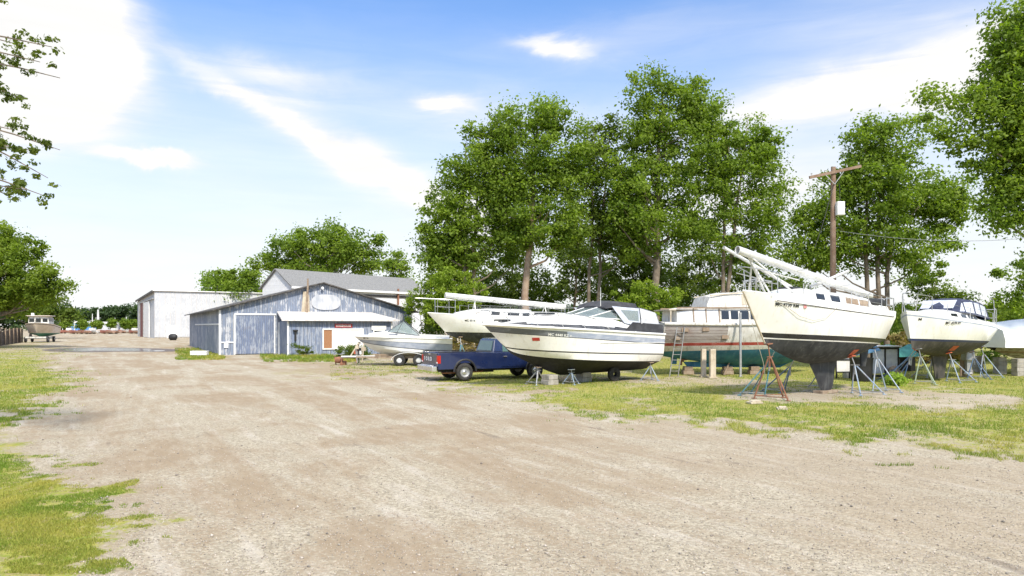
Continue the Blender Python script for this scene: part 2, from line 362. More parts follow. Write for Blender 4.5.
# ------------------------------------------------------------------ ground
def vnoise(x, y, seed=0):
    xi = np.floor(x).astype(np.int64); yi = np.floor(y).astype(np.int64); xf = x-xi; yf = y-yi
    def h(a, b):
        n = (a*374761393+b*668265263+seed*982451653) & 0xffffffff
        n = ((n ^ (n >> 13))*1274126177) & 0xffffffff
        return ((n ^ (n >> 16)) & 0xffff)/65535.
    u = xf*xf*(3-2*xf); v = yf*yf*(3-2*yf)
    return (h(xi, yi)*(1-u)+h(xi+1, yi)*u)*(1-v)+(h(xi, yi+1)*(1-u)+h(xi+1, yi+1)*u)*v
def fbm(x, y, seed=0, o=4):
    s = 0; a = .5
    for i in range(o): s = s+a*vnoise(x*2**i, y*2**i, seed+i); a *= .5
    return s/(1-.5**o)
def inpoly(px, py, poly):
    """signed distance-like value: positive inside (pixels)"""
    ins = np.zeros(px.shape, bool); dist = np.full(px.shape, 1e9); n = len(poly)
    for i in range(n):
        x0, y0 = poly[i]; x1, y1 = poly[(i+1) % n]
        c = ((y0 > py) != (y1 > py)) & (px < (x1-x0)*(py-y0)/((y1-y0) if y1 != y0 else 1e-9)+x0)
        ins ^= c
        ex, ey = x1-x0, y1-y0; t = np.clip(((px-x0)*ex+(py-y0)*ey)/(ex*ex+ey*ey+1e-9), 0, 1)
        dist = np.minimum(dist, np.hypot((px-x0-t*ex), (py-y0-t*ey)*1.8))
    return np.where(ins, dist, -dist)
# lawn outlines, kept as places on the ground (px,row of the survey photo, turned to metres)
LAWN = [([(-600,440),(-20,420),(8,448),(44,474),(88,492),(108,516),(84,548),(70,600),(60,760),(-600,760)], .92, 12), ([(-600,420),(14,418),(20,440),(40,466),(10,474),(-600,474)], .62, 5),
        ([(-700,352),(0,346),(30,348),(50,360),(62,378),(44,400),(16,416),(2,432),(-700,446)], .95, 8),
        ([(405,364),(440,378),(500,396),(590,408),(690,420),(790,432),(866,446),(930,460),(1024,466),(1500,520),(1500,350),(1000,348),(900,345),(560,352),(430,356)], .9, 6),
        ([(178,349),(212,352),(222,356),(192,358.5),(180,356)], .9, 2),
        ([(262,356),(300,355),(352,356.5),(350,361),(300,361),(270,359)], .8, 2),
        ([(270,371),(330,370),(350,373),(330,378),(285,377)], .45, 4),
        ([(330,361),(420,361),(440,370),(400,376),(345,372)], .5, 5)]
BARE = [([(740,396),(800,388),(900,388),(980,392),(1010,400),(930,410),(840,404),(770,404)], .85, 8),
        ([(560,372),(700,376),(790,382),(760,388),(640,384),(560,380)], .6, 5),
        ([(880,425),(1024,440),(1024,470),(930,462),(880,445)], .35, 10)]
def lawn(x, y):
    yy = np.maximum(y, .8); px = 512+F*x/yy; py = HZ+F*H/yy
    nz = fbm(x*.55, y*.55, 3, 5)-.5; nz2 = fbm(x*2.3, y*2.3, 9, 4)-.5
    m = np.zeros(x.shape)
    for poly, a, soft in LAWN:
        d = inpoly(px, py, poly); m = np.maximum(m, a*np.clip(.5+(d/soft*.42+nz*3.2+nz2*6.5)*.42, 0, 1))
    for poly, a, soft in BARE:
        d = inpoly(px, py, poly); m = m-a*np.clip(.5+(d/soft*.7+nz*5+nz2*3)*.55, 0, 1)
    # beyond the yard, both sides
    m = np.maximum(m, np.clip((y-58)/4, 0, 1)*np.clip((x-(-3)-(y-58)*.1)/4, 0, 1)*.9)
    m = np.where(y < 1.2, np.clip((-x-4)/2, 0, 1), m)
    return np.clip(m+nz*.35*(m > .05), 0, 1)
def axis(a, b, s0, g, lo, hi):
    v = [0.]; s = s0
    while v[-1] < hi: v.append(v[-1]+s); s *= g
    n = [0.]; s = s0
    while n[-1] > lo: n.append(n[-1]-s); s *= g
    return np.array(sorted(set(n[1:]+v)))
xs = axis(0, 0, .13, 1.016, -2500, 2500)
ysl = [-40, -20, -10, -5, 0, 2, 3]; y = 4.; s = .12
while y < 3500: ysl.append(y); s *= 1.012; y += s
ys = np.array(ysl)
GX, GY = np.meshgrid(xs, ys); gx, gy = GX.ravel(), GY.ravel()
near = np.exp(-np.maximum(gy-15, 0)/25)*np.exp(-np.maximum(np.abs(gx)-20, 0)/15)
rut = (fbm((gx*.86+gy*.51)*1.3, (gy*.86-gx*.51)*.12, 21, 4)-.5)
gz = ((fbm(gx*.7, gy*.7, 5, 4)-.5)*.05+rut*.11)*near
L_ = lawn(gx, gy)
me = bpy.data.meshes.new('ground'); nx, ny = len(xs), len(ys)
idx = np.arange(nx*ny).reshape(ny, nx)
q = np.stack([idx[:-1, :-1], idx[:-1, 1:], idx[1:, 1:], idx[1:, :-1]], -1).reshape(-1, 4)
me.vertices.add(nx*ny); me.vertices.foreach_set('co', np.stack([gx, gy, gz], -1).ravel().astype(np.float32))
me.loops.add(q.size); me.loops.foreach_set('vertex_index', q.ravel().astype(np.int32))
me.polygons.add(len(q)); me.polygons.foreach_set('loop_start', (np.arange(len(q))*4).astype(np.int32))
me.update(calc_edges=True); me.polygons.foreach_set('use_smooth', [True]*len(q))
at_ = me.attributes.new('grass', 'FLOAT', 'POINT'); at_.data.foreach_set('value', L_.astype(np.float32))
ground = bpy.data.objects.new('ground', me); col.objects.link(ground); ground['kind'] = 'structure'
gm = bpy.data.materials.new('gravel_and_turf'); gm.use_nodes = True; t = NT(gm.node_tree)
p = gm.node_tree.nodes['Principled BSDF']; tc = t.n('ShaderNodeTexCoord').outputs['Object']
ga = t.n('ShaderNodeAttribute'); ga.attribute_name = 'grass'; ga = ga.outputs['Fac']
track = t.mapping(tc, (1, 1, 1), (0, 0, R(-31)))           # the way the yard is driven
tn = t.noise(t.mapping(track, (1, .11, 1)), .62, 7, .66, .5)
tn2 = t.noise(t.mapping(track, (1, .16, 1)), 2.7, 5, .6, .3)
pn = t.noise(tc, .28, 5, .6, .6)
fine = t.noise(tc, 55, 3, .75); fine2 = t.noise(tc, 17, 4, .7)
vor = t.n('ShaderNodeTexVoronoi'); t.put(vor.inputs['Vector'], tc); vor.inputs['Scale'].default_value = 34
vs = t.n('ShaderNodeSeparateColor'); t.put(vs.inputs[0], vor.outputs['Color'])
brown = t.m('ADD', t.m('MULTIPLY', tn, .55), t.m('MULTIPLY', pn, .45))
brown = t.m('ADD', brown, t.m('MULTIPLY', t.m('SUBTRACT', fine2, .5), .25))
brown = t.m('MULTIPLY', t.ramp(brown, .44, .56), .95)
stone = t.mix(vs.outputs[0], (.275, .238, .172), (.50, .44, .335))
stone = t.mix(t.m('MULTIPLY', t.ramp(tn2, .5, .7), .45), stone, (.58, .53, .46))
earth = t.mix(fine, (.22, .165, .105), (.39, .305, .205))
earth = t.mix(t.m('MULTIPLY', t.ramp(t.noise(t.mapping(track, (1, .35, 1)), 4.1, 6, .7), .45, .65), .6), earth, (.40, .335, .245))
sx = t.n('ShaderNodeSeparateXYZ'); t.put(sx.inputs[0], tc)
brown = t.m('MULTIPLY', brown, t.m('SUBTRACT', 1.0, t.m('MULTIPLY', t.ramp(t.m('ADD', sx.outputs[0], t.m('MULTIPLY', pn, 5.)), 2.5, 8.), .5)))
base = t.mix(brown, stone, earth)
base = t.mix(t.m('MULTIPLY', t.ramp(fine, .52, .8), .55), base, (.14, .125, .11))
base = t.mix(t.m('MULTIPLY', t.ramp(t.noise(t.mapping(track, (1, .3, 1)), 1.7, 5, .65, .5), .62, .72), .5), base, (.15, .115, .09))
turf = t.mix(t.ramp(t.noise(tc, 2.2, 6, .75), .35, .65), (.19, .25, .025), (.38, .35, .085))
turf = t.mix(t.m('MULTIPLY', t.ramp(t.noise(tc, 6.5, 5, .75), .45, .62), .85), turf, (.36, .28, .15))
turf = t.mix(t.m('MULTIPLY', t.ramp(fine, .45, .7), .6), turf, (.12, .15, .03))
gmask = t.ramp(t.m('ADD', ga, t.m('MULTIPLY', t.m('SUBTRACT', t.m('ADD', t.m('MULTIPLY', fine2, .5), t.m('MULTIPLY', t.noise(tc, 5, 5, .7), .5)), .5), 2.6)), .40, .75)
edge = t.ramp(t.m('MULTIPLY', ga, t.m('SUBTRACT', 1.0, gmask)), .1, .5)
base = t.mix(t.m('MULTIPLY', edge, .4), base, (.33, .27, .17))
base = t.mix(gmask, base, turf)
t.put(p.inputs['Base Color'], base); p.inputs['Roughness'].default_value = .95; p.inputs['Specular IOR Level'].default_value = .2
bn = t.n('ShaderNodeBump'); bn.inputs['Strength'].default_value = .6; bn.inputs['Distance'].default_value = .02
t.put(bn.inputs['Height'], t.m('ADD', t.m('MULTIPLY', vor.outputs['Distance'], -.9), t.m('ADD', fine2, fine)))
t.put(p.inputs['Normal'], bn.outputs[0]); me.materials.append(gm)

def raw_mesh(name, V, Q, m, tone=None, parent=None):
    """numpy arrays -> one mesh. V (n,3), Q (k,3|4)"""
    me = bpy.data.meshes.new(name); k = Q.shape[1]
    me.vertices.add(len(V)); me.vertices.foreach_set('co', V.astype(np.float32).ravel())
    me.loops.add(Q.size); me.loops.foreach_set('vertex_index', Q.astype(np.int32).ravel())
    me.polygons.add(len(Q)); me.polygons.foreach_set('loop_start', (np.arange(len(Q))*k).astype(np.int32))
    me.update(calc_edges=True)
    if tone is not None:
        a = me.attributes.new('tone', 'FLOAT_COLOR', 'POINT')
        a.data.foreach_set('color', np.concatenate([tone, np.ones((len(tone), 1))], 1).astype(np.float32).ravel())
    me.materials.append(M[m] if isinstance(m, str) else m)
    o = bpy.data.objects.new(name, me); col.objects.link(o)
    if parent: o.parent = parent
    return o

rng = np.random.default_rng(7)
def ground_z(x, y):
    near = np.exp(-np.maximum(y-15, 0)/25)*np.exp(-np.maximum(np.abs(x)-20, 0)/15)
    rut = (fbm((x*.86+y*.51)*1.3, (y*.86-x*.51)*.12, 21, 4)-.5)
    return ((fbm(x*.7, y*.7, 5, 4)-.5)*.05+rut*.11)*near
def blades(n, pxr, pyr, hmin, hmax, wid, seed, thr=.33, lean=.5):
    r = np.random.default_rng(seed)
    px = r.uniform(*pxr, n); py = r.uniform(*pyr, n)
    d = F*H/(py-HZ); x = (px-512)/F*d; yy = d
    clump = fbm(x*1.6, yy*1.6, 31, 3); lw = lawn(x, yy); k = (lw > .12) & (lw+(clump-.5)*1.3+(fbm(x*5.5, yy*5.5, 44, 3)-.5)*1.8 > thr+.12+r.uniform(-.15, .25, n))
    x, yy, d, clump = x[k], yy[k], d[k], clump[k]; n = len(x)
    h = r.uniform(hmin, hmax, n)*(.6+clump*.9); w_ = wid*(1+d/14); a = r.uniform(0, 2*np.pi, n)
    z = ground_z(x, yy)-.005
    P0 = np.stack([x-np.cos(a)*w_/2, yy-np.sin(a)*w_/2, z], -1); P1 = np.stack([x+np.cos(a)*w_/2, yy+np.sin(a)*w_/2, z], -1)
    b = r.uniform(0, 2*np.pi, n); P2 = np.stack([x+np.cos(b)*h*lean, yy+np.sin(b)*h*lean, z+h], -1)
    V = np.stack([P0, P1, P2], 1).reshape(-1, 3)
    g = r.uniform(0, 1, n)[:, None]; yel = np.clip((fbm(x*.9, yy*.9, 77, 3)-.35)*2.2+r.uniform(-.3, .3, n), 0, 1)[:, None]
    c = (np.array([.15, .23, .025])*(1-yel)+np.array([.40, .36, .08])*yel)*(.75+.5*g)
    return V, np.repeat(c, 3, 0)
B = [blades(150000, (-40, 260), (455, 576), .012, .035, .007, 1), blades(36000, (-30, 110), (346, 430), .03, .09, .008, 2),
     blades(210000, (400, 1060), (352, 475), .02, .075, .006, 3), blades(14000, (175, 225), (348, 360), .05, .16, .01, 4, .3),
     blades(16000, (260, 356), (355, 362), .05, .2, .01, 5, .3), blades(20000, (330, 450), (360, 380), .02, .07, .007, 6), blades(5000, (500, 1040), (366, 440), .08, .22, .007, 7, .75, .35), blades(500, (-20, 120), (440, 576), .05, .13, .005, 8, .7, .35)]
V = np.concatenate([b[0] for b in B]); T = np.concatenate([b[1] for b in B])
tag(raw_mesh('grass', V, np.arange(len(V)).reshape(-1, 3), 'grassm', T), 'short yellow green grass growing in patches through the gravel', 'grass', kind='stuff')

def stones(n, seed):
    r = np.random.default_rng(seed); px = r.uniform(-60, 1084, n); py = r.uniform(360, 590, n)
    d = F*H/(py-HZ); x = (px-512)/F*d; y = d; k = lawn(x, y) < .5; x, y, d = x[k], y[k], d[k]; n = len(x)
    s = r.uniform(.003, .008, n)*(1+(r.uniform(0, 1, n) > .985)*1.3)*(1+d/40)
    base = np.array([(1,0,0),(0,1,0),(-1,0,0),(0,-1,0),(0,0,.8),(0,0,-.6)])
    a = r.uniform(0, 6.28, n); c, q = np.cos(a)[:, None], np.sin(a)[:, None]
    bx = base[None, :, 0]*r.uniform(.6, 1.4, (n, 6)); by = base[None, :, 1]*r.uniform(.6, 1.4, (n, 6))
    V = np.stack([x[:, None]+(bx*c-by*q)*s[:, None], y[:, None]+(bx*q+by*c)*s[:, None],
                  ground_z(x, y)[:, None]+s[:, None]*.35+base[None, :, 2]*s[:, None]], -1).reshape(-1, 3)
    f = np.array([(0,1,4),(1,2,4),(2,3,4),(3,0,4),(1,0,5),(2,1,5),(3,2,5),(0,3,5)])
    Q = (np.arange(n)[:, None, None]*6+f[None]).reshape(-1, 3)
    g = np.repeat(r.uniform(.16, .58, n), 6)[:, None]; wv = np.repeat(r.uniform(0, 1, n), 6)[:, None]
    return V, Q, g*(np.array([1, .91, .78])*(1-wv)+np.array([1, .83, .68])*wv)
V, Q, T = stones(45000, 11)
sm = bpy.data.materials.new('loose_stone'); sm.use_nodes = True; t = NT(sm.node_tree)
a = t.n('ShaderNodeAttribute'); a.attribute_name = 'tone'; t.put(sm.node_tree.nodes['Principled BSDF'].inputs['Base Color'], a.outputs['Color'])
sm.node_tree.nodes['Principled BSDF'].inputs['Roughness'].default_value = .9
tag(raw_mesh('gravel_stones', V, Q, sm, T), 'loose pale gravel stones scattered over the drive', 'gravel', kind='stuff')

# puddle across the drive
def blob_sheet(name, pts, z, m, seed, sub=6):
    r = random.Random(seed); P = []
    n = len(pts)
    for i in range(n):
        a, b, c_, d_ = (Vector(pts[(i+k) % n]) for k in (-1, 0, 1, 2))
        for j in range(sub):
            t_ = j/sub
            q = .5*((2*b)+(-a+c_)*t_+(2*a-5*b+4*c_-d_)*t_*t_+(-a+3*b-3*c_+d_)*t_**3)
            P.append((q.x+r.uniform(-.12, .12), q.y+r.uniform(-.12, .12), z))
    mb = MB(); mb.add(P, [tuple(range(len(P)))]); return mb.build(name, m)
pm = bpy.data.materials.new('puddle_water'); pm.use_nodes = True; t = NT(pm.node_tree); p = pm.node_tree.nodes['Principled BSDF']
t.put(p.inputs['Base Color'], t.mix(t.noise(t.n('ShaderNodeTexCoord').outputs['Object'], 1.), (.10, .085, .07), (.16, .13, .1)))
p.inputs['Roughness'].default_value = .12; p.inputs['Specular IOR Level'].default_value = 1.0; p.inputs['IOR'].default_value = 1.8
bn = t.n('ShaderNodeBump'); bn.inputs['Strength'].default_value = .35; bn.inputs['Distance'].default_value = .03
t.put(bn.inputs['Height'], t.noise(t.n('ShaderNodeTexCoord').outputs['Object'], 6., 3)); t.put(p.inputs['Normal'], bn.outputs[0])
for k, pts in enumerate(([(62,349.0),(88,348.1),(120,348.2),(150,349.0),(146,350.6),(120,351.1),(96,350.8),(80,351.6),(66,350.8)],
                         [(140,350.9),(152,350.2),(166,350.5),(160,351.4),(145,351.6)])):
    o = blob_sheet('puddle', [gp(*q) for q in pts], .012, pm, k); o['kind'] = 'structure'
wet = mat('wet_mud', (.10, .075, .055), (.16, .12, .09), 1.5, rough=.55)
for k, pts in enumerate(([(45,349.4),(80,347.7),(130,347.8),(180,349.6),(172,351.6),(120,351.7),(86,352.4),(50,351.4)],)):
    o = blob_sheet('mud_edge', [gp(*q) for q in pts], .006, wet, 5+k); o['kind'] = 'structure'

# ------------------------------------------------------------------ trees
def leaves(centers, radii, n_per, size, cols, r, flat=.62, up=.45):
    """leaf-sized folded faces gathered in clumps. centers (k,3) radii (k,)"""
    k = len(centers); n = int(k*n_per*2.2); size = size*.9; ci = r.integers(0, k, n)
    d = r.normal(size=(n, 3)); d /= np.linalg.norm(d, axis=1)[:, None]
    rad = r.uniform(0, 1, n)**.45*np.where(r.uniform(0, 1, n) > .85, 1.7, 1.); off = d*rad[:, None]*radii[ci][:, None]; off[:, 2] *= flat
    c = centers[ci]+off
    nv = d*.6+r.normal(size=(n, 3))*.7; nv[:, 2] += up; nv /= np.linalg.norm(nv, axis=1)[:, None]
    tt = r.normal(size=(n, 3)); u = np.cross(nv, tt); u /= np.linalg.norm(u, axis=1)[:, None]+1e-9; v = np.cross(nv, u)
    s = size*r.uniform(.6, 1.35, n)[:, None]
    P = np.stack([c-u*s*.55, c-v*s*.33+nv*s*.08, c+u*s*.55, c+v*s*.33+nv*s*.08], 1).reshape(-1, 3)
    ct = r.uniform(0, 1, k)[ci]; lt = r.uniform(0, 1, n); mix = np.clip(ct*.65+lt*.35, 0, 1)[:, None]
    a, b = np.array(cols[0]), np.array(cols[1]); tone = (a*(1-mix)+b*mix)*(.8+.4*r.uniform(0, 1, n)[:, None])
    return P, np.arange(n*4).reshape(-1, 4), np.repeat(tone, 4, 0)
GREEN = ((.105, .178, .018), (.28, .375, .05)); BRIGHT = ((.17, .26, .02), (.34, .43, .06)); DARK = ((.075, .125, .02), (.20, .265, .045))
def tree(name, label, cat, base, d, lobes, r0, dens, leaf, cols=GREEN, seed=1, clump=.8, nper=46, group=None, limbs=26, bark='bark',
         depth=.8, trunk_top=None, lean=0, fork=1, shell=.42):
    """lobes: (px, py, rx, rz) seen at distance d, turned into metres; trunk and limbs reach into them"""
    r = np.random.default_rng(seed); rd = random.Random(seed); bx, by = base
    root = empty(name, (bx, by, 0), label, cat, group=group); k = d/F
    cs, rs = [], []; Ls = []
    for (px, py, rx, rz) in lobes:
        cx, cz, ax, az_ = at(px, d)-bx, zat(py, d), rx*k, rz*k; cy = r.uniform(-.25, .25)*ax
        Ls.append((cx, cy, cz, ax, az_)); m = max(4, int(dens*ax*az_*2.7))
        dd = r.normal(size=(m, 3)); dd /= np.linalg.norm(dd, axis=1)[:, None]; q = r.uniform(0, 1, m)[:, None]**shell
        q = q*(1+.10*r.normal(size=(m, 1)))
        cs.append(dd*q*np.array([ax, ax*depth, az_])+np.array([cx, cy, cz])); rs.append(r.uniform(.45, 1.5, m)*clump)
    C = np.concatenate(cs); Rr = np.concatenate(rs); keep = C[:, 2] > .35; C, Rr = C[keep], Rr[keep]
    P, Q, T = leaves(C, Rr, nper, leaf, cols, r)
    raw_mesh('crown', P, Q, 'leaf', T, root)
    # trunk(s) and limbs
    mb = MB(); top = trunk_top or max(l[2]+l[4]*.2 for l in Ls); ends = sorted(C.tolist(), key=lambda c: c[2])
    wx = sum(l[0]*l[3]*l[4] for l in Ls)/sum(l[3]*l[4] for l in Ls)
    stems = []
    for s_ in range(fork):
        ox = (s_-(fork-1)/2)*r0*1.4; tx = wx+(s_-(fork-1)/2)*top*.07; pts = []; rad = []
        for i in range(9):
            f = i/8; pts.append(Vector((ox+(tx-ox)*f**1.5+rd.uniform(-1, 1)*.12*top*.08*(f > 0)+lean*f, rd.uniform(-1, 1)*.1*(f > 0)*top*.06, top*f)))
            rad.append(.78*r0/fork**.5*((1-f)**.75*.92+.06)*(1.25 if i == 0 else 1))
        pts[0].z = -.15
        mb.tube(pts, rad, 9); stems.append((pts, rad))
    for j in range(limbs):
        c = Vector(ends[int((j+.5)/limbs*len(ends))]); pts, rad = rd.choice(stems)
        hz_ = max(top*.27, min(top*.9, c.z-abs(c.x-wx)*.55-rd.uniform(.3, 1.5))); i = min(7, int(hz_/top*8)); f = hz_/top*8-i
        s0 = pts[i].lerp(pts[i+1], min(1, f)); rr = (rad[i]*(1-f)+rad[i+1]*f)*.55
        md = s0.lerp(c, .5)+Vector((rd.uniform(-.3, .3), rd.uniform(-.3, .3), -(c-s0).length*.10))
        mb.tube([s0, s0.lerp(md, .5)+Vector((0, 0, -.03)), md, md.lerp(c, .55)+Vector((0, 0, .1)), c], [rr, rr*.8, rr*.58, rr*.36, .012], 5, caps=False)
    mb.build('trunk', bark, root, smooth=60)
    return root

TG = 'tall trees in the row behind the boats'
tree('poplar_tree', 'tall broad tree at the left end of the row, above the bright bush', 'tree', gp(470, 357.5), 50,
     [(470,190,32,50),(448,225,28,45),(490,165,28,40),(440,262,22,26),(505,215,26,60),(465,240,36,36),(478,140,18,18),(432,240,14,22)], .36, 3.1, .23, seed=11, group=TG, fork=2)
tree('poplar_tree', 'tall tree with a reddish bare lower trunk, second from the left in the row', 'tree', gp(525, 358), 49,
     [(535,140,36,40),(560,170,30,50),(520,185,32,50),(545,215,40,40),(508,130,18,26),(548,112,20,18),(580,150,16,30),(515,240,20,20),(560,240,22,18)], .42, 3.0, .23, seed=12, group=TG, bark='barkr')
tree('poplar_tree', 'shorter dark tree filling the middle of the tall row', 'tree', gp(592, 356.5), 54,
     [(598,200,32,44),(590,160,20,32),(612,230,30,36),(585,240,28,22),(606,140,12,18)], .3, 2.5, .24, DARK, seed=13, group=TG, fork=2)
tree('poplar_tree', 'tallest tree of the row, its ragged top standing above all the others', 'tree', gp(655, 358), 49,
     [(665,120,38,42),(640,160,34,46),(690,165,34,50),(655,210,44,40),(648,88,20,20),(682,92,24,16),(700,110,18,28),(628,205,22,36),(695,225,26,26),(640,245,26,18)], .42, 3.1, .23, seed=14, group=TG)
tree('poplar_tree', 'tall loose tree at the right end of the row with sky showing through', 'tree', gp(722, 357.5), 50,
     [(740,150,38,36),(770,180,22,36),(720,185,34,50),(745,220,36,34),(715,120,18,26),(760,145,20,22),(772,225,14,18),(730,250,34,14)], .34, 2.7, .23, seed=15, group=TG, fork=2)
tree('broad_tree', 'large spreading tree behind the utility pole, in front of open sky', 'tree', gp(878, 361), 44,
     [(880,160,48,34),(905,195,58,40),(850,195,38,40),(940,200,36,34),(890,240,50,32),(840,240,36,32),(870,130,24,20),(915,128,26,20),(812,215,20,22),(822,262,26,20),(920,262,26,18),(962,205,16,20),(800,245,14,18),(966,200,20,26),(950,235,20,20)],
     .42, 3.2, .22, seed=16, fork=3)
tree('overhanging_tree', 'big tree at the right edge of the picture, branches reaching over the boats', 'tree', (at(1110, 30), 30), 30,
     [(1050,60,60,60),(1010,110,34,40),(975,110,26,20),(950,135,20,14),(960,100,22,10),(1030,170,46,45),(1060,120,60,70),(1005,215,26,26),(990,150,30,22),(1080,200,60,60),(1015,30,22,34),(930,95,12,8),(1010,70,26,40),(1015,140,30,40),(1012,190,22,36)],
     .45, 5.0, .18, GREEN, seed=17, clump=.6, nper=46, limbs=46)
tree('overhanging_tree', 'lower tree at the right edge behind the wrapped boat', 'tree', (at(1075, 40), 40), 40,
     [(1055,270,46,30),(1030,300,26,22),(1010,312,18,10),(1090,290,40,40),(1000,272,8,6)], .3, 4.0, .18, GREEN, seed=18, clump=.55)
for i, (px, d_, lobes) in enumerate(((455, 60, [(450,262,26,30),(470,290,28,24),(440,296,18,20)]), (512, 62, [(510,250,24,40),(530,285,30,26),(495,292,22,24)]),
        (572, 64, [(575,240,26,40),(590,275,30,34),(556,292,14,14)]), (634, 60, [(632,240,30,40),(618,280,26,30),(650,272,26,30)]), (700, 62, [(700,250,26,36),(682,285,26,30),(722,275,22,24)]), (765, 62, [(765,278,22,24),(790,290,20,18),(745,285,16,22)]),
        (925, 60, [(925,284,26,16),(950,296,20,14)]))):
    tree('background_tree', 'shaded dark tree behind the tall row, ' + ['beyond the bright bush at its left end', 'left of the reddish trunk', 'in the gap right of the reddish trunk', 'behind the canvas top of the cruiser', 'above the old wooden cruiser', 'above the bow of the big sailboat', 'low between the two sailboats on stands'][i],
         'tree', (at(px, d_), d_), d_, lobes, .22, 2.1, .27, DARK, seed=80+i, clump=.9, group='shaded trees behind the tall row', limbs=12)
# bright bushes under the row
tree('bright_bush', 'rounded yellow green bush at the left foot of the tall trees', 'bush', gp(450, 359.5), 46,
     [(450,284,24,20),(462,297,26,16),(436,298,14,14),(448,315,26,12)], .08, 6.5, .17, BRIGHT, seed=21, clump=.42, limbs=12, group='bright bushes under the tall trees', fork=3)
tree('bright_bush', 'yellow green bush behind the canvas top of the black striped cruiser', 'bush', gp(650, 359.5), 46,
     [(648,292,24,14),(625,297,14,10),(670,300,18,12),(645,312,34,14)], .08, 6.5, .17, BRIGHT, seed=22, clump=.42, limbs=12, group='bright bushes under the tall trees', fork=3)
# behind the barn
BGp = 'trees behind the blue barn'
tree('shade_tree', 'broad round tree rising behind the white building with the grey roof', 'tree', (at(322, 125), 125), 125,
     [(320,246,34,22),(345,252,34,20),(290,250,26,20),(270,262,18,14),(362,258,18,16),(325,232,20,10),(378,240,6,5),(318,270,50,16)], .5, .55, .52, GREEN, seed=31, clump=1.7, nper=60, group=BGp)
tree('shade_tree', 'low wide tree seen between the white warehouse and the grey roof', 'tree', (at(236, 140), 140), 140,
     [(232,280,26,10),(215,282,14,9),(252,278,16,11),(240,292,30,10)], .4, .8, .52, GREEN, seed=32, clump=1.5, nper=60, group=BGp)
tree('shade_tree', 'small narrow tree beyond the right end of the grey roof', 'tree', (at(398, 120), 120), 120,
     [(398,268,11,12),(398,259,6,7),(400,284,14,10)], .25, 1.6, .42, GREEN, seed=33, clump=1.1, nper=50, group=BGp)
tree('climbing_vine', 'hanging green vine on the white wall behind the speedboat', 'vine', (at(424, 60), 60), 60,
     [(414,300,10,12),(426,306,8,14),(408,316,6,10)], .07, 7, .16, BRIGHT, seed=34, clump=.4, limbs=10)
tree('leafy_tree', 'bright green spreading tree over the fence at the left edge', 'tree', (at(-14, 70), 70), 70,
     [(-15,262,40,34),(20,262,34,26),(48,280,20,18),(14,296,34,14),(0,297,34,16),(50,292,18,8),(-40,290,50,40),(0,242,24,18),(60,288,8,6),(-60,250,40,40)],
     .4, 1.9, .30, ((.13,.20,.02),(.27,.35,.045)), seed=35, clump=.9, nper=60, limbs=40)
tree('leafy_tree', 'dark green tree low behind the small cabin boat', 'tree', (at(30, 125), 125), 125,
     [(40,306,30,14),(65,314,18,8),(20,300,30,16)], .3, .9, .5, DARK, seed=36, clump=1.3, nper=60, limbs=14)
# near tree out of frame on the left, only its twigs reach in
def near_tree():
    r = np.random.default_rng(41); rd = random.Random(41)
    root = empty('maple_tree', (-13.5, 12.6, 0), 'near tree beyond the upper left corner, thin leafy twigs hanging in', 'tree')
    mb = MB(); mb.tube([(0, 0, -.2), (.1, 0, 2), (0, .1, 4), (.3, 0, 6.5), (.2, .1, 9)], [.3, .24, .2, .14, .05], 10)
    C = []
    twigs = [(52, 47, 1.0), (40, 62, .8), (20, 45, .9), (5, 58, .7), (24, 100, .9), (8, 92, .9), (14, 130, .8), (48, 178, .8), (30, 150, .8), (60, 150, .5), (10, 148, .8), (26, 190, .9), (45, 196, .6), (6, 180, .9), (20, 200, .6),
             (-20, 60, 1), (-20, 110, 1.2), (-25, 160, 1), (-40, 30, 1.3), (-50, 90, 1.3), (60, 78, .25), (-60, 150, 1.2)]
    for px, py, sz in twigs:
        d = 12+rd.uniform(-.7, .7); e = Vector((at(px, d)+13.5, d-12.6, zat(py, d))); s0 = Vector((.15, .05, e.z+rd.uniform(-1.2, .9)))
        md = s0.lerp(e, .6)+Vector((0, rd.uniform(-.3, .3), rd.uniform(.2, .75))); mb.tube([s0, s0.lerp(md, .5), md, md.lerp(e, .6)+Vector((0, 0, .03)), e], [.05, .035, .022, .014, .006], 5)
        for q in range(int(10*sz)):
            f = rd.uniform(-.05, .35); C.append(e.lerp(md, f)+Vector((rd.gauss(0, .13), rd.gauss(0, .13), rd.gauss(0, .10)))*sz)
    for _ in range(160): C.append(Vector((rd.uniform(-2.5, 3.2), rd.uniform(-2.5, 2.5), rd.uniform(4.5, 10))))
    mb.build('trunk', 'bark', root, smooth=60); C = np.array([list(c) for c in C])
    P, Q, T = leaves(C, np.full(len(C), .085), 10, .075, ((.07, .11, .02), (.18, .22, .04)), r)
    raw_mesh('crown', P, Q, 'leaf', T, root)
near_tree()
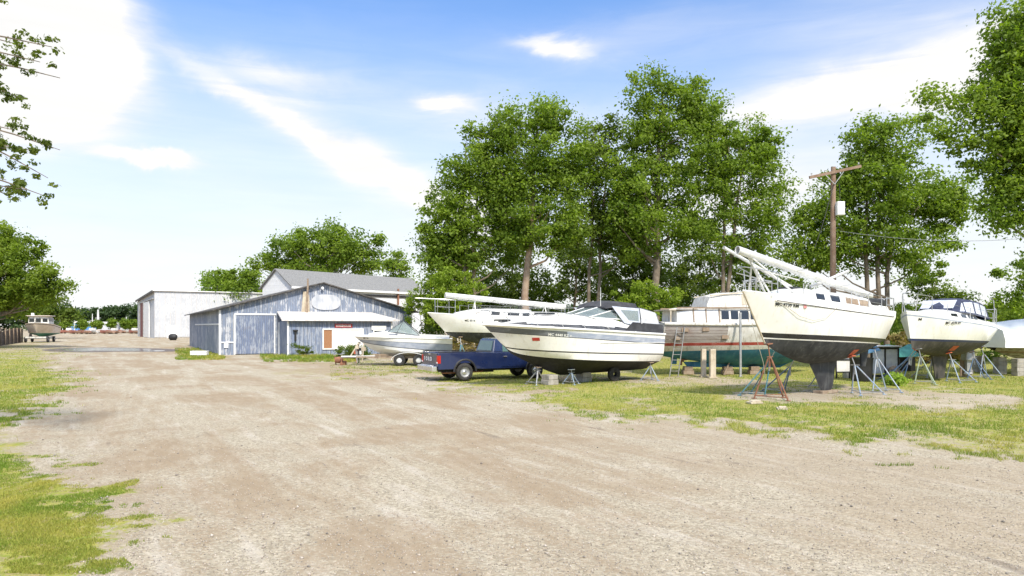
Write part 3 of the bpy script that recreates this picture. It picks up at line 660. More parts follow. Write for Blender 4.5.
# distant and background masses that nobody could count
def mass(name, label, cat, segs, leaf, cols, seed, clump, nper, dens):
    r = np.random.default_rng(seed); C = []
    for (px0, px1, d, ztop, thick) in segs:
        x0, x1 = at(px0, d), at(px1, d); n = int(abs(x1-x0)*ztop*dens)
        x = r.uniform(x0, x1, n); h = ztop*(.70+.45*fbm(x/ztop*.8, x*0+seed, seed, 3)); z = h*r.uniform(.02, 1, n)**.8
        C.append(np.stack([x, d+r.uniform(-thick, thick, n), z], -1))
    C = np.concatenate(C); P, Q, T = leaves(C, r.uniform(.6, 1.2, len(C))*clump, nper, leaf, cols, r)
    return tag(raw_mesh(name, P, Q, 'leaf', T), label, cat, kind='stuff')
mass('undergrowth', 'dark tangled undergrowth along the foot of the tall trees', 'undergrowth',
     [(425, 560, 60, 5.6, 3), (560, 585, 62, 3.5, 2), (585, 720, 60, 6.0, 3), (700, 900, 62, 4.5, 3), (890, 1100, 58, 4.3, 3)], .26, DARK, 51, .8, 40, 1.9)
mass('undergrowth', 'bright green scrub behind the two sailboats on stands', 'scrub',
     [(895, 1010, 46, 3.5, 1.5), (1000, 1120, 44, 4.2, 1.5), (790, 900, 48, 2.6, 1)], .2, GREEN, 52, .5, 40, 3.0)
mass('tall_reeds', 'tall tan and green reeds growing behind the boats', 'reeds',
     [(892, 960, 42, 2.0, .8), (425, 482, 44, 1.6, .8)], .22, ((.20, .17, .06), (.34, .25, .12)), 53, .35, 40, 5.5)
mass('distant_wood', 'low dark wood along the far shore', 'wood',
     [(-420, 60, 330, 14, 14), (60, 160, 360, 12.0, 10), (160, 480, 330, 12, 10), (480, 1500, 260, 10, 14)], 1.7, ((.05, .09, .04), (.09, .14, .055)), 54, 3.0, 26, .26)

# ------------------------------------------------------------------ buildings
def bld(name, label, cat, o, ang):      # local x along the front wall, local -y towards the yard
    return empty(name, (o[0], o[1], 0), label, cat, rz=ang)
# blue barn: origin at its near left corner, x along the gable, y along the ridge
BW, BL, EV, RG = 16.1, 30.0, 3.62, 5.88
barn = bld('barn', 'long low barn with peeling blue boards and a shallow gable, white oval sign up high', 'barn', (-23.1, 54.0), math.atan2(.49, .87))
mb = MB(); mb.prism([(0,0),(BW,0),(BW,EV),(BW/2,RG),(0,EV)], 0, BL); mb.build('wall', 'blueb', barn)
mb = MB()
for sx, e0, e1 in ((-1, -.55, BW/2), (1, BW+.55, BW/2)):
    sl_ = (RG-EV)/(BW/2); z0 = EV-.55*sl_
    mb.prism([(e0, z0+.03), (e1, RG+.03), (e1, RG+.12), (e0, z0+.12)], -.45, BL+.3)
mb.build('roof', 'darkroof', barn)
for a, b, w_, h_ in (((0, -.045, .0), (0, -.045, EV-.05), .16, .09), ((BW-.15, -.045, 0), (BW-.15, -.045, EV-.05), .16, .09), ((.09, -.03, 1.0), (1.0, -.03, 1.0), .05, .10), ((-.04, .2, 2.45), (-.04, 22, 2.45), .05, .12)):
    mb = MB(); mb.bar(a, b, w_, h_); mb.build('trim_board', 'whitem', barn)
mb = MB(); mb.box((2.62, -.09, 1.62), (2.95, .10, 3.1)); dr = mb.build('sliding_door', 'blued', barn)
mb = MB()
mb.box((1.07, -.12, 1.62), (.13, .10, 3.2)); mb.box((2.65, -.12, 3.25), (3.2, .12, .13)); mb.box((4.13, -.10, 1.6), (.10, .08, 3.1))
mb.build('frame', 'whitem', dr)
mb = MB(); mb.box((.45, -.06, .75), (.30, .06, .36)); mb.build('wall_vent', 'whitem', barn)
mb = MB(); mb.tube([(6.65, -.34, 3.1), (6.72, -.26, 4.3), (6.72, -.5, 5.6), (6.72, -.5, 6.25)], [.13, .10, .08, .07], 8); mb.build('vent_pipe', 'wood', barn)
mb = MB()
for i, (a, b, wd) in enumerate((((6.45,-.12,3.4),(6.6,-.12,5.2),.34),((6.8,-.16,3.35),(6.75,-.16,4.9),.30),((6.65,-.2,3.3),(6.67,-.2,4.4),.24))): mb.bar(a, b, .06, wd, up=(1,0,0))
mb.build('loose_board', 'woodpale', barn)
mb = MB(); c = (8.35, -.05, 4.32)
ring = [(c[0]+1.22*math.copysign(abs(math.cos(a))**.8, math.cos(a)), c[2]+.66*math.copysign(abs(math.sin(a))**.8, math.sin(a))) for a in [i*math.pi/18 for i in range(36)]]
mb.prism(ring, -.09, -.01); ov = mb.build('oval_sign', 'faded', barn)
mb = MB(); mb.lathe([(.0,-.34),(.1,-.33),(.13,-.25),(.07,-.16),(.05,0)], (8.0, 0, 5.5), 12); mb.build('gable_lamp', 'whitem', barn)
# office built out from the gable
ox0, ox1, oy = 4.5, 12.9, -3.6
mb = MB(); mb.prism([(ox0,0),(ox1,0),(ox1,2.68),(ox0,2.68)], oy, -.003); of = mb.build('office', 'blueo', barn)
mb = MB(); V = [(ox0-.55,oy-.45,2.70),(ox1+.6,oy-.45,2.70),(ox1-.6,-.004,3.38),(ox0-.15,-.004,3.38)]
mb.slab(V, (0, .18, 1), .13); mb.build('porch_roof', 'roofm', barn)
for a, b in (((ox0+.0, oy-.04, 0), (ox0+.0, oy-.04, 2.66)), ((ox1, oy-.04, 0), (ox1, oy-.04, 2.66)), ((ox0-.04, -.3, 0), (ox0-.04, -.3, 2.6))): mb = MB(); mb.bar(a, b, .13, .10); mb.build('corner_board', 'whitem', barn)
mb = MB(); mb.box((ox0+.55, oy-.12, 1.95), (.36, .22, .12)); mb.box((ox0+.55, oy-.08, 1.55), (.14, .14, .8)); mb.build('wall_box', 'trim', barn)
X0, X1, Z0, Z1 = ox0+2.75, ox0+5.9, .52, 2.0
mb = MB(); mb.box(((X0+X1)/2, oy-.03, Z0-.05), (X1-X0+.2, .1, .1)); mb.box(((X0+X1)/2, oy-.03, Z1+.05), (X1-X0+.2, .1, .1))
for x in (X0-.05, X1+.05): mb.box((x, oy-.03, (Z0+Z1)/2), (.1, .1, Z1-Z0))
wf = mb.build('window', 'whitem', barn); wf['label'] = 'boarded window, orange panel at its left and white panel beside it'
mb = MB(); mb.box((X0+.33, oy-.012, (Z0+Z1)/2), (.66, .04, Z1-Z0)); mb.build('board', 'osb', wf)
mb = MB(); mb.box((X0+.66+(X1-X0-.66)/2, oy-.02, (Z0+Z1)/2), (X1-X0-.66, .04, Z1-Z0)); mb.build('board', 'whitem', wf)
mb = MB(); mb.box((ox0+4.35, oy-.04, 2.33), (1.4, .05, .30)); sg = mb.build('wall_sign', 'signred', barn); sg['label'] = 'red sign with white lettering above the boarded window'
lettering('WAREHOUSE', .235, lambda x, y: (ox0+3.72+x, oy-.073, 2.245+y), 'numw', sg, wide=.86)
mb = MB(); mb.box((ox0+7.3, oy-.03, 2.16), (1.25, .08, .34)); mb.box((ox0+6.85, oy-.03, 1.6), (.1, .08, .8)); mb.box((ox0+7.75, oy-.03, 1.6), (.1, .08, .8)); mb.box((ox0+7.3, oy-.03, 1.93), (.8, .08, .08))
wf = mb.build('window', 'whitem', barn); wf['label'] = 'small white framed window under the right end of the porch roof'
mb = MB(); mb.box((ox0+7.3, oy-.015, 1.55), (.8, .04, .68)); mb.build('pane', 'win', wf)

# white warehouse on the left
wa = math.atan2(.56, .83)
wh = bld('warehouse', 'tall white metal warehouse at the left with a maroon door slot in its end wall', 'warehouse', (-67, 128), wa)
mb = MB()
A = [(0,0,0),(24,0,0),(24,30,0),(0,30,0),(0,0,8.86),(24,0,8.86),(24,30,7.9),(0,30,7.9)]
mb.add(A, [(0,1,5,4),(1,2,6,5),(2,3,7,6),(3,0,4,7),(4,5,6,7),(3,2,1,0)]); mb.build('wall', 'wmetal', wh)
mb = MB(); mb.slab([(-.35,-.35,8.90),(24.3,-.35,8.90),(24.3,30.4,7.92),(-.35,30.4,7.92)], (0,.03,1), .16); mb.build('roof', 'whitem', wh)
mb = MB(); mb.bar((-.40,-.3,8.80),(-.40,30.4,7.82),.10,.42); mb.build('roof_edge', 'darkroof', wh)
mb = MB(); mb.box((-.06, 19.5, 3.7), (.14, 7.5, 7.4)); mb.build('sliding_door', 'maroon', wh)
mb = MB(); mb.box((-.16, 11.0, 3.6), (.16, 8.5, 7.1)); dd = mb.build('sliding_door', 'whitem', wh)
mb = MB(); mb.bar((-.18, .5, 7.5), (-.18, 27, 7.2), .2, .25); mb.box((-.3, 23.6, 3.7), (.2, .5, 7.4)); mb.box((-.3, 15.3, 3.7), (.2, .35, 7.4)); mb.build('door_track', 'grey', wh)
mb = MB(); mb.box((3.0, -.06, 1.15), (1.9, .12, 2.3)); mb.build('door', 'whitem', wh)
mb = MB(); mb.cyl((14.4, -.3, 5.0), .3, 3.6, 10); mb.cyl((14.4, -.3, 6.9), .55, .25, 10); mb.build('vent_pipe', 'grey', wh)
mb = MB(); mb.box((20.4, -.25, 6.9), (.5, .5, 1.2)); mb.build('wall_lamp', 'trim', wh)
mb = MB(); mb.box((12, -.05, .12), (24.02, .06, .24)); mb.build('footing', 'conc', wh)

# white building with grey shingle roof
sb = bld('shed_building', 'white sided building with a long grey shingle roof behind the blue barn', 'building', (-30.7, 95.0), math.atan2(.78, .62))
SW, SLn, se, sr = 25.7, 7.2, 7.9, 10.3
mb = MB(); V = [(0,0),(SW,0)]
mb.add([(0,0,0),(SW,0,0),(SW,SLn,0),(0,SLn,0),(0,0,se),(SW,0,se),(SW,SLn,se),(0,SLn,se),(0,SLn/2,sr),(SW,SLn/2,sr)],
       [(0,1,5,4),(2,3,7,6),(3,0,4,8,7),(1,2,6,9,5)]); mb.build('wall', 'wsiding', sb)
mb = MB(); mb.slab([(-.3,-.45,se-.25),(SW+.3,-.45,se-.25),(SW+.3,SLn/2,sr+.03),(-.3,SLn/2,sr+.03)], (0,-.6,1), .16)
mb.slab([(-.3,SLn+.45,se-.25),(SW+.3,SLn+.45,se-.25),(SW+.3,SLn/2,sr+.03),(-.3,SLn/2,sr+.03)], (0,.6,1), .16); mb.build('roof', 'char', sb)
mb = MB(); mb.bar((-.3,-.56,se-.25),(SW+.3,-.56,se-.25),.14,.3); mb.build('gutter', 'whitem', sb)
mb = MB(); mb.bar((-.05,-.08,se-.9),(SW,-.08,se-.9),.08,.35); mb.build('soffit_band', 'darkroof', sb)
mb = MB(); mb.cyl((19.5,-.3,7.0),.16,2.6,10); mb.build('vent_pipe', 'rust', sb)
mb = MB(); mb.box((-.35, 1.0, 6.3), (.9, 2.6, .12), mi=0); mb.box((-.1, .9, 6.6), (.1, 1.9, .4)); mb.build('canopy', 'rust', sb)

# far waterfront sheds, round trees, boats and masts
for x0, x1, d, hh, m, lb in ((70, 78, 300, 3.6, 'farblue', 'bright blue shed wall farthest left on the waterfront'), (78.3, 93, 305, 3.2, 'farblue', 'wider bright blue shed wall between round trees'),
                        (98, 108, 300, 3.4, 'wmetal', 'low white shed left of the thick mast'), (116, 127, 310, 3.0, 'wmetal', 'low white shed near the left edge of the warehouse')):
    X0, X1 = at(x0, d), at(x1, d); e = empty('waterfront_shed', ((X0+X1)/2, d, 0), lb, 'shed', group='low sheds along the far waterfront')
    mb = MB(); mb.box((0, 4, hh/2), (X1-X0, 8, hh)); mb.build('wall', m, e)
    mb = MB(); mb.prism([(-(X1-X0)/2-.4, hh), ((X1-X0)/2+.4, hh), ((X1-X0)/2+.3, hh+.75), (-(X1-X0)/2-.3, hh+.75)], -.4, 8.4); mb.build('roof', 'whitem', e)
for i, (px, rr) in enumerate(((66, 6), (82.5, 5.5), (97, 5), (111.5, 5), (125, 5), (133, 5))):
    tree('round_tree', ['small round tree first from the left along the waterfront', 'small round tree between the two blue shed walls', 'small round tree right of the wide blue shed wall', 'small round tree right of the thick mast', 'small round tree second from the warehouse edge', 'small round tree touching the warehouse edge'][i],
         'tree', (at(px, 235), 235), 235, [(px, 324.5, rr, 4.6), (px, 322.5, rr*.7, 3)], .16, 2.3, .6, GREEN, seed=60+i, clump=.8, nper=46, limbs=6, group='small round trees along the far waterfront')
for i, (px, pt, r_) in enumerate(((86.5, 299, .22), (109.5, 310, .45), (104, 314, .2), (137, 317, .2), (126, 318, .16), (81, 317, .2), (75, 316, .14))):
    d = 290; mb = MB(); z = zat(pt, d); mb.tube([(0,0,0),(0,0,z*.6),(0,0,z)], [r_, r_, r_*.6], 7)
    e = mb.build('boat_mast', 'alu', None); e.location = (at(px, d), d-8, 0)
    mb = MB(); mb.bar((-1.2, 0, z*.62), (1.2, 0, z*.62), .12); mb.build('spreader', 'alu', e)
    tag(e, ['tallest thin mast far off above the blue shed', 'thickest white mast far off beyond the drive', 'thin mast just left of the thickest far mast', 'far thin mast beside the warehouse wall', 'low far mast second from the warehouse', 'short far mast left of the tallest one', 'farthest left of the short far masts'][i], 'mast', 'masts on the far waterfront')
rd = random.Random(5)
junk_l = ['rusty boat cradle pile', 'upturned brown dinghy', 'low red workboat', 'weathered skiff', 'rusty barge section', 'faded red rowing boat']
for i, px in enumerate((60, 68, 76, 84, 91.5, 101, 107, 113.5, 120, 127, 134)):
    d = 205+rd.uniform(-10, 15); L = rd.uniform(1.6, 2.4); m = rd.choice(['farred', 'farred', 'wood', 'wpaint', 'tan'])
    e = empty('small_boat', (at(px, d), d, 0), f"{dict(farred='rusty red', wood='brown', wpaint='off white', tan='tan')[m]} small boat on the far lot, number {i+1} of the row from the left", 'boat', rz=rd.uniform(-.4, .4), group='small boats laid up on the far lot')
    e['label'] = f"{dict(farred='rusty red', wood='brown', wpaint='off white', tan='tan')[m]} small laid up boat, {['first','second','third','fourth','fifth','sixth','seventh','eighth','ninth','tenth','eleventh'][i]} from the left on the far lot"
    mb = MB(); rings = []
    for j in range(9):
        s_ = j/8; b_ = (.15+.85*math.sin(min(1, s_*1.5)*math.pi/2))*.8; x = (s_-.5)*2*L; zt = 1.15-.3*s_
        rings.append([(x, -b_, zt), (x, -b_*.7, .45), (x, 0, .25), (x, b_*.7, .45), (x, b_, zt)])
    mb.loft(rings); mb.build('hull', m, e)
    for q_ in (.5, -1): mb = MB(); mb.box((q_, 0, .15), (.4, 1.6, .3)); mb.build('support', 'wood', e)
    if i % 3 == 1: mb = MB(); mb.box((.3, 0, 1.35), (1.5, 1.2, .7), taper=.85); mb.build('cabin', 'wpaint', e)

# fence on the left
fa, fb = Vector((-43, 50, 0)), Vector((-69.5, 97, 0)); fd = (fb-fa); fl = fd.length; fd.normalize(); fn = Vector((-fd.y, fd.x, 0))
fe = empty('board_fence', tuple(fa), 'dark weathered board fence along the left edge under the tree', 'fence')
mb = MB(); r_ = random.Random(3); s_ = 0
while s_ < fl:
    w_ = r_.uniform(.16, .24); h_ = 1.85+r_.uniform(-.12, .1)+.15*math.sin(s_*.3); c = fd*(s_+w_/2)+fn*r_.uniform(-.02, .02)
    mb.box((c.x, c.y, h_/2), (w_*.94, .03, h_), rz=math.atan2(fd.y, fd.x)+r_.uniform(-.03, .03)); s_ += w_
mb.build('boards', 'fence', fe)
mb = MB()
for zz in (.5, 1.5): mb.bar(-fn*-.05+Vector((0,0,zz)), fd*fl-fn*-.05+Vector((0,0,zz)), .05, .1)
mb.build('rail', 'fence', fe)
s_ = 0
while s_ < fl:
    mb = MB(); c = fd*s_-fn*.1; mb.box((c.x, c.y, 1.0), (.12, .12, 2.05), rz=math.atan2(fd.y, fd.x)); mb.build('post', 'wood', fe); s_ += 3.4

# utility pole
ux, ud = at(833, 38), 38; zt = zat(167, ud)
up = empty('utility_pole', (ux, ud, 0), 'brown wooden utility pole with a tilted crossarm above the sailboat', 'utility pole')
mb = MB(); mb.tube([(0,0,-.2),(0,0,4),(.0,0,8),(.02,0,zt)], [.18,.165,.145,.125], 14); mb.build('pole', 'pole', up, smooth=True)
mb = MB(); mb.bar((-1.38,-.16,zt-.62),(1.50,-.10,zt+.02),.12,.15); mb.build('crossarm', 'pole', up)
mb = MB(); mb.bar((0,-.2,zt-1.0),(.5,-.17,zt-.3),.03,.04); mb.bar((0,-.2,zt-1.0),(-.5,-.19,zt-.48),.03,.04); mb.build('brace', 'grey', up)
for xo, zo in ((-1.25,-.48),(-.5,-.33),(.7,-.06),(1.35,.1)):
    mb = MB(); mb.lathe([(.02,0),(.05,.02),(.03,.06),(.05,.09),(.02,.13)], (xo,-.14,zt+zo), 10, 'Z'); mb.build('insulator', 'grey', up)
mb = MB(); mb.box((.28,-.22,zt-2.35),(.42,.32,.75)); mb.bar((.05,-.1,zt-2.2),(.3,-.2,zt-2.2),.06); mb.build('meter_box', 'whitem', up, bevel=.03)
mb = MB(); mb.tube([(.05,-.12,zt-.8),(-.9,-.5,zt-3.6),(-1.3,-.6,zt-4.6)], .018, 5); mb.tube([(.3,-.2,zt-2.0),(.26,-.2,zt-1.0)], .02, 5); mb.build('drop_cable', 'trim', up)
mb = MB(); pts = [(ux+.3+t_*20, ud-.2+t_*6, zt-3.6-3.0*t_*(1-t_)+t_*1.2) for t_ in [i/14 for i in range(15)]]; mb.tube(pts, .014, 4)
tag(mb.build('power_cable', 'grey', None), 'thin cable sagging from the utility pole towards the right', 'cable')

# ------------------------------------------------------------------ boats
class Hull:
    """centreline bow->stern along local +x; camera side is local -y"""
    def __init__(s, L, sheer, keel, beam, sec, rake=1.0, tr=.0, n=30):
        s.L, s.sheer, s.keel, s.beam, s.sec, s.rake, s.tr, s.n = L, sheer, keel, beam, sec, rake, tr, n
    def pt(s, t, z, side=-1, off=0):
        zk, zs = s.keel(t), s.sheer(t); v = min(1, max(0, (z-zk)/(zs-zk))); z = min(max(z, zk), zs)
        x = t*s.L+s.rake*(1-t)**2.2*(1-v)-s.tr*t**8*(1-v)
        return Vector((x, side*(s.beam(t)*s.sec(v, t)+off), z))
    def build(s, levels, mats, parent, sub=4, name='hull'):
        """levels: z functions from the keel up, mats: one per band"""
        mb = MB(); T = [(i/s.n)**1.25 for i in range(s.n+1)]; rows = []; mi = []
        for k in range(len(levels)-1):
            q = sub if k in (0, len(levels)-2) else 1
            for j in range(q): rows.append(((lambda t, a=levels[k], b=levels[k+1], f=j/q: a(t)*(1-f)+b(t)*f))); mi.append(mats[k])
        rows.append(levels[-1]); nr = len(rows)
        V = []; Fc = []; ms = []
        for side in (-1, 1):
            for t_ in T:
                for z in rows: V.append(tuple(s.pt(t_, z(t_), side)))
        nT = len(T); idx = lambda sd, i, j: (sd*nT+i)*nr+j
        for sd in (0, 1):
            for i in range(nT-1):
                for j in range(nr-1): Fc.append((idx(sd,i,j), idx(sd,i+1,j), idx(sd,i+1,j+1), idx(sd,i,j+1))); ms.append(mi[j])
        for j in range(nr-1): Fc.append((idx(0,nT-1,j), idx(1,nT-1,j), idx(1,nT-1,j+1), idx(0,nT-1,j+1))); ms.append(mi[j])
        mb.add(V, Fc, ms); names = []
        return mb
    def deck(s, parent, m, drop=.0, camber=.05, inset=.0, t1=1.0, name='deck'):
        mb = MB(); rings = []
        for i in range(25):
            t_ = max(.002, i/24*t1); p = s.pt(t_, s.sheer(t_), 1); b = max(.005, p.y-inset); z = p.z-drop
            rings.append([(p.x, -b, z), (p.x, -b*.5, z+camber*.8), (p.x, 0, z+camber), (p.x, b*.5, z+camber*.8), (p.x, b, z)])
        mb.loft(rings, caps=False); return mb.build(name, m, parent, smooth=True)
    def rail(s, parent, m, r, t0=0, t1=1, dz=0, off=.0, name='rub_rail', zf=None):
        mb = MB()
        for sd in (-1, 1): mb.tube([s.pt(t_, (zf or s.sheer)(t_), sd, off)+Vector((0, 0, dz)) for t_ in [t0+(t1-t0)*i/24 for i in range(25)]], r, 6)
        return mb.build(name, m, parent, smooth=True)

def cabin(st, name, m, parent, camber=.08, smooth=35):
    """st: (x, half width bottom, half width top, z bottom, z top)"""
    mb = MB(); rings = []
    for x, wb, wt_, zb, zt_ in st:
        rings.append([(x,-wb,zb),(x,-wt_-(wb-wt_)*.12,zt_-(zt_-zb)*.12),(x,-wt_*.88,zt_),(x,-wt_*.4,zt_+camber*.8),(x,0,zt_+camber),(x,wt_*.4,zt_+camber*.8),(x,wt_*.88,zt_),(x,wt_+(wb-wt_)*.12,zt_-(zt_-zb)*.12),(x,wb,zb)])
    mb.loft(rings); return mb.build(name, m, parent, smooth=smooth)
def patch(st, x0, x1, f0, f1, side, t=.012, skew=0, off=.004):
    """thin plate lying on a cabin side between heights f0..f1"""
    def P(x, f):
        for a, b in zip(st, st[1:]):
            if a[0] <= x <= b[0] or b is st[-1]:
                k = (x-a[0])/(b[0]-a[0]); q = [a[i]*(1-k)+b[i]*k for i in range(5)]; break
        return Vector((x, side*(q[1]*(1-f)+q[2]*f), q[3]*(1-f)+q[4]*f))
    a, b, c, d = P(x0, f0), P(x1, f0), P(x1+skew, f1), P(x0+skew, f1); n = (b-a).cross(d-a); n = n if n.y*side > 0 else -n
    n.normalize(); mb = MB(); mb.slab([a+n*off, b+n*off, c+n*off, d+n*off], n, t); return mb
def boat_root(name, label, px, d, ang, cat='boat'):
    return empty(name, (at(px, d), d, 0), label, cat, rz=ang)

# jack stands ------------------------------------------------------------
def stand(base, top, m, label, padm='orange', spread=.5, feet=3, group='boat stands propping up the hulls', rot=0, mr=None, r=.022, bars=True):
    mr = mr or ('rust' if m == 'rust' else 'grey')
    bx, by = base; e = empty('boat_stand', (bx, by, 0), label, 'boat stand', rz=rot, group=group)
    inv = Matrix.Rotation(-rot, 3, 'Z'); tp = inv @ Vector((top[0]-bx, top[1]-by, top[2])); cl = tp*.74; cl.z = tp.z*.74
    F_ = [Vector((math.cos(a)*spread, math.sin(a)*spread, .02)) for a in [math.pi*2*i/feet+.3 for i in range(feet)]]
    for f in F_:
        mb = MB(); mb.tube([f, cl+Vector((f.x, f.y, 0))*.08], r, 6); mb.box((f.x, f.y, .015), (.12, .12, .02)); mb.build('leg', m, e)
    if bars:
        mb = MB()
        for i in range(feet): mb.tube([F_[i]+Vector((0,0,.08)), F_[(i+1)%feet]+Vector((0,0,.08))], r*.6, 5)
        mb.build('brace', mr, e)
    mb = MB(); mb.tube([cl-Vector((0,0,.28)), cl+(tp-cl)*.1], r*1.5, 8); mb.tube([cl, tp-(tp-cl).normalized()*.03], r*.8, 6); mb.tube([cl+Vector((-.14,0,.03)), cl+Vector((.14,0,.03))], r*.5, 5); mb.build('screw_post', mr, e)
    d_ = (tp-cl).normalized(); mb = MB(); q = d_.to_track_quat('Z', 'Y').to_matrix(); mb.box(tp-d_*.02, (.22, .18, .03), mat4=q); mb.build('pad', padm, e)
    return e
def world(root, v):
    v = Matrix.Rotation(root.rotation_euler.z, 3, 'Z') @ Vector(v); return Vector(root.location)+v
def hull_stand(root, hull, t_, z, side, out, m, label, **k):
    """stand whose pad touches the hull at station t_, height z"""
    p = hull.pt(t_, z, side, .0); w_ = world(root, p+Vector((0, side*.02, -.02))); b = world(root, (p.x+k.pop('dx', 0), p.y+side*out, 0))
    return stand((b.x, b.y), w_, m, label, **k)

# ---- big white sailboat on stands
LERP = lambda a, b, t_: a+(b-a)*t_
def sail_hull(L, bow, stern, wl0, wl1, fore, deep, aft, beam, rake, dip=.12):
    sheer = lambda t_: LERP(bow, stern, t_)-dip*math.sin(math.pi*t_)
    wl = lambda t_: LERP(wl0, wl1, t_)
    def keel(t_):
        if t_ < .5: return fore+(deep-fore)*math.sin(t_/.5*math.pi/2)
        return deep+(aft-deep)*(1-math.cos((t_-.5)/.5*math.pi/2))
    bm = lambda t_: beam*(math.sin(min(1, t_/.62)*math.pi/2)**.82)*(1-.26*max(0, (t_-.62)/.38)**1.8)
    def sec(v, t_):
        q = 1.05+.75*min(1, t_/.45); return (1-(1-v)**(1.5+.9*min(1, t_/.4)))**(1/q)*(1-.05*(v > .8)*(v-.8))
    return Hull(L, sheer, keel, bm, sec, rake, .25), wl

K1 = (10.70, 23.4); th1 = R(36); u1 = (math.cos(th1), math.sin(th1)); b1 = (K1[0]-4.56*u1[0], K1[1]-4.56*u1[1])
s1 = empty('sailboat', (b1[0], b1[1], 0), 'large cream white sailboat with grey bottom and deep keel, mast laid on its deck', 'sailboat', rz=th1)
h1, wl1 = sail_hull(7.7, 3.36, 2.78, 2.10, 1.83, 1.72, 1.02, 1.5, 1.25, 1.15)
mb = h1.build([h1.keel, lambda t_: wl1(t_)-.19, lambda t_: wl1(t_)-.155, wl1, lambda t_: h1.sheer(t_)-.20, h1.sheer], [0, 1, 2, 1, 1], s1, sub=7)
mb.build('hull', ['anti', 'cream', 'black'], s1, smooth=50, merge=True)
h1.deck(s1, 'deck', .01); h1.rail(s1, 'trim', .012, .13, .96, -.16, .012, 'rub_rail'); h1.rail(s1, 'cream', .028, 0, 1, .02, -.02, 'toe_rail')
mb = MB(); mb.tube([h1.pt(0, z, 1, .0)+Vector((-.012, 0, 0)) for z in (3.36, 2.9, 2.4, 2.0, 1.76)], .028, 6); mb.build('stem_band', 'woodpale', s1)
mb = MB(); rings = []
for z, x0, x1, w_ in ((1.45, 3.35, 5.35, .16), (1.05, 3.62, 5.3, .13), (.6, 3.98, 5.2, .10), (.25, 4.2, 5.12, .09), (.10, 4.38, 5.0, .08)):
    rings.append([(x0, 0, z), (x0+.15, -w_*.75, z), (LERP(x0, x1, .45), -w_, z), (x1-.1, -w_*.4, z), (x1, 0, z), (x1-.1, w_*.4, z), (LERP(x0, x1, .45), w_, z), (x0+.15, w_*.75, z)])
mb.loft(rings, closed=True); mb.build('keel', 'anti', s1, smooth=50)
mb = MB(); mb.prism([(7.15, 2.2), (7.62, 2.3), (7.5, 1.35), (7.3, .82), (7.0, .84), (6.98, 1.5)], -.03, .03); mb.build('rudder', 'anti', s1)
sz = h1.sheer
c1 = [(1.25, .30, .20, sz(.16)-.02, sz(.16)+.03), (1.9, .62, .46, sz(.24)-.02, sz(.24)+.26), (2.7, .82, .64, sz(.34)-.02, sz(.34)+.40), (4.6, .92, .74, sz(.58)-.02, sz(.58)+.46), (6.1, .88, .72, sz(.78)-.02, sz(.78)+.44), (6.3, .86, .72, sz(.8)-.02, sz(.8)+.30), (7.5, .80, .70, sz(.95)-.02, sz(.95)+.22)]
cabin(c1, 'cabin', 'gelg', s1)
for x0, x1, m in ((2.75, 3.2, 'win'), (3.55, 4.05, 'win'), (4.4, 5.2, 'wood'), (5.3, 5.95, 'wood')):
    for sd in (-1, 1): patch(c1, x0, x1, .30, .76, sd, skew=.06).build('window', m, s1, bevel=.01)
mb = MB(); mb.box((2.45, 0, sz(.3)+.44), (.5, .5, .07)); mb.build('hatch', 'win', s1, bevel=.02)
for xx, ln in ((4.7, .55), (4.2, .25)):
    pass
def text_on_hull(h, txt, size, t0, z0, m, root, wide=1.1, slope=0, italic=.2):
    def fn(x, y):
        X = t0*h.L+x+y*italic; z = z0+y+slope*x; tt = X/h.L
        p = h.pt(tt, z, -1, .008); return tuple(p)
    return lettering(txt, size, fn, m, root, 'registration_number', wide)
text_on_hull(h1, 'MC 4739 RM', .135, .112, 2.93, 'num', s1, 1.15, -.07)
def stick(h, t_, z, w_, hh, m, root, name='sticker'):
    mb = MB(); a, b, c, d = h.pt(t_, z, -1, .006), h.pt(t_+w_/h.L, z, -1, .006), h.pt(t_+w_/h.L, z+hh, -1, .006), h.pt(t_, z+hh, -1, .006)
    mb.slab([a, b, c, d], (0, -1, 0), .006); return mb.build(name, m, root)
stick(h1, .245, 2.855, .11, .11, 'pinkst', s1, 'registration_sticker')
def rails(h, root, t0, t1, n, hh=.55, dip=0, name='stanchion', inset=.06, two=True):
    for sd in (-1, 1):
        tops = []
        for i in range(n):
            t_ = LERP(t0, t1, i/(n-1)); p = h.pt(t_, h.sheer(t_), sd, -inset); q = p+Vector((0, 0, hh)); tops.append(q)
            mb = MB(); mb.tube([p, q], .014, 6); mb.build(name, 'steel', root)
        mb = MB(); mb.tube(tops, .006, 4)
        if two: mb.tube([q-Vector((0, 0, hh*.5)) for q in tops], .005, 4)
        mb.build('lifeline', 'steel', root)
def pulpit(h, root, t1, hh=.6, fwd=.25, r=.016, name='pulpit'):
    mb = MB(); A = h.pt(t1, h.sheer(t1), -1, -.05); B_ = h.pt(t1, h.sheer(t1), 1, -.05); up_ = Vector((0, 0, hh)); nose = Vector((-fwd, 0, h.sheer(0)+hh))
    m1 = h.pt(t1*.35, h.sheer(t1*.35), -1, .02); m2 = h.pt(t1*.35, h.sheer(t1*.35), 1, .02)
    mb.tube([A, A+up_, m1+up_, nose+Vector((.05, -.1, 0)), nose+Vector((.05, .1, 0)), m2+up_, B_+up_, B_], r, 6)
    mb.tube([A+up_*.5, m1+up_*.5, m2+up_*.5, B_+up_*.5], r*.7, 6)
    for q in (m1, m2): mb.tube([q-Vector((0, q.y*.3, 0)), q+up_], r, 6)
    return mb.build(name, 'steel', root, smooth=True)
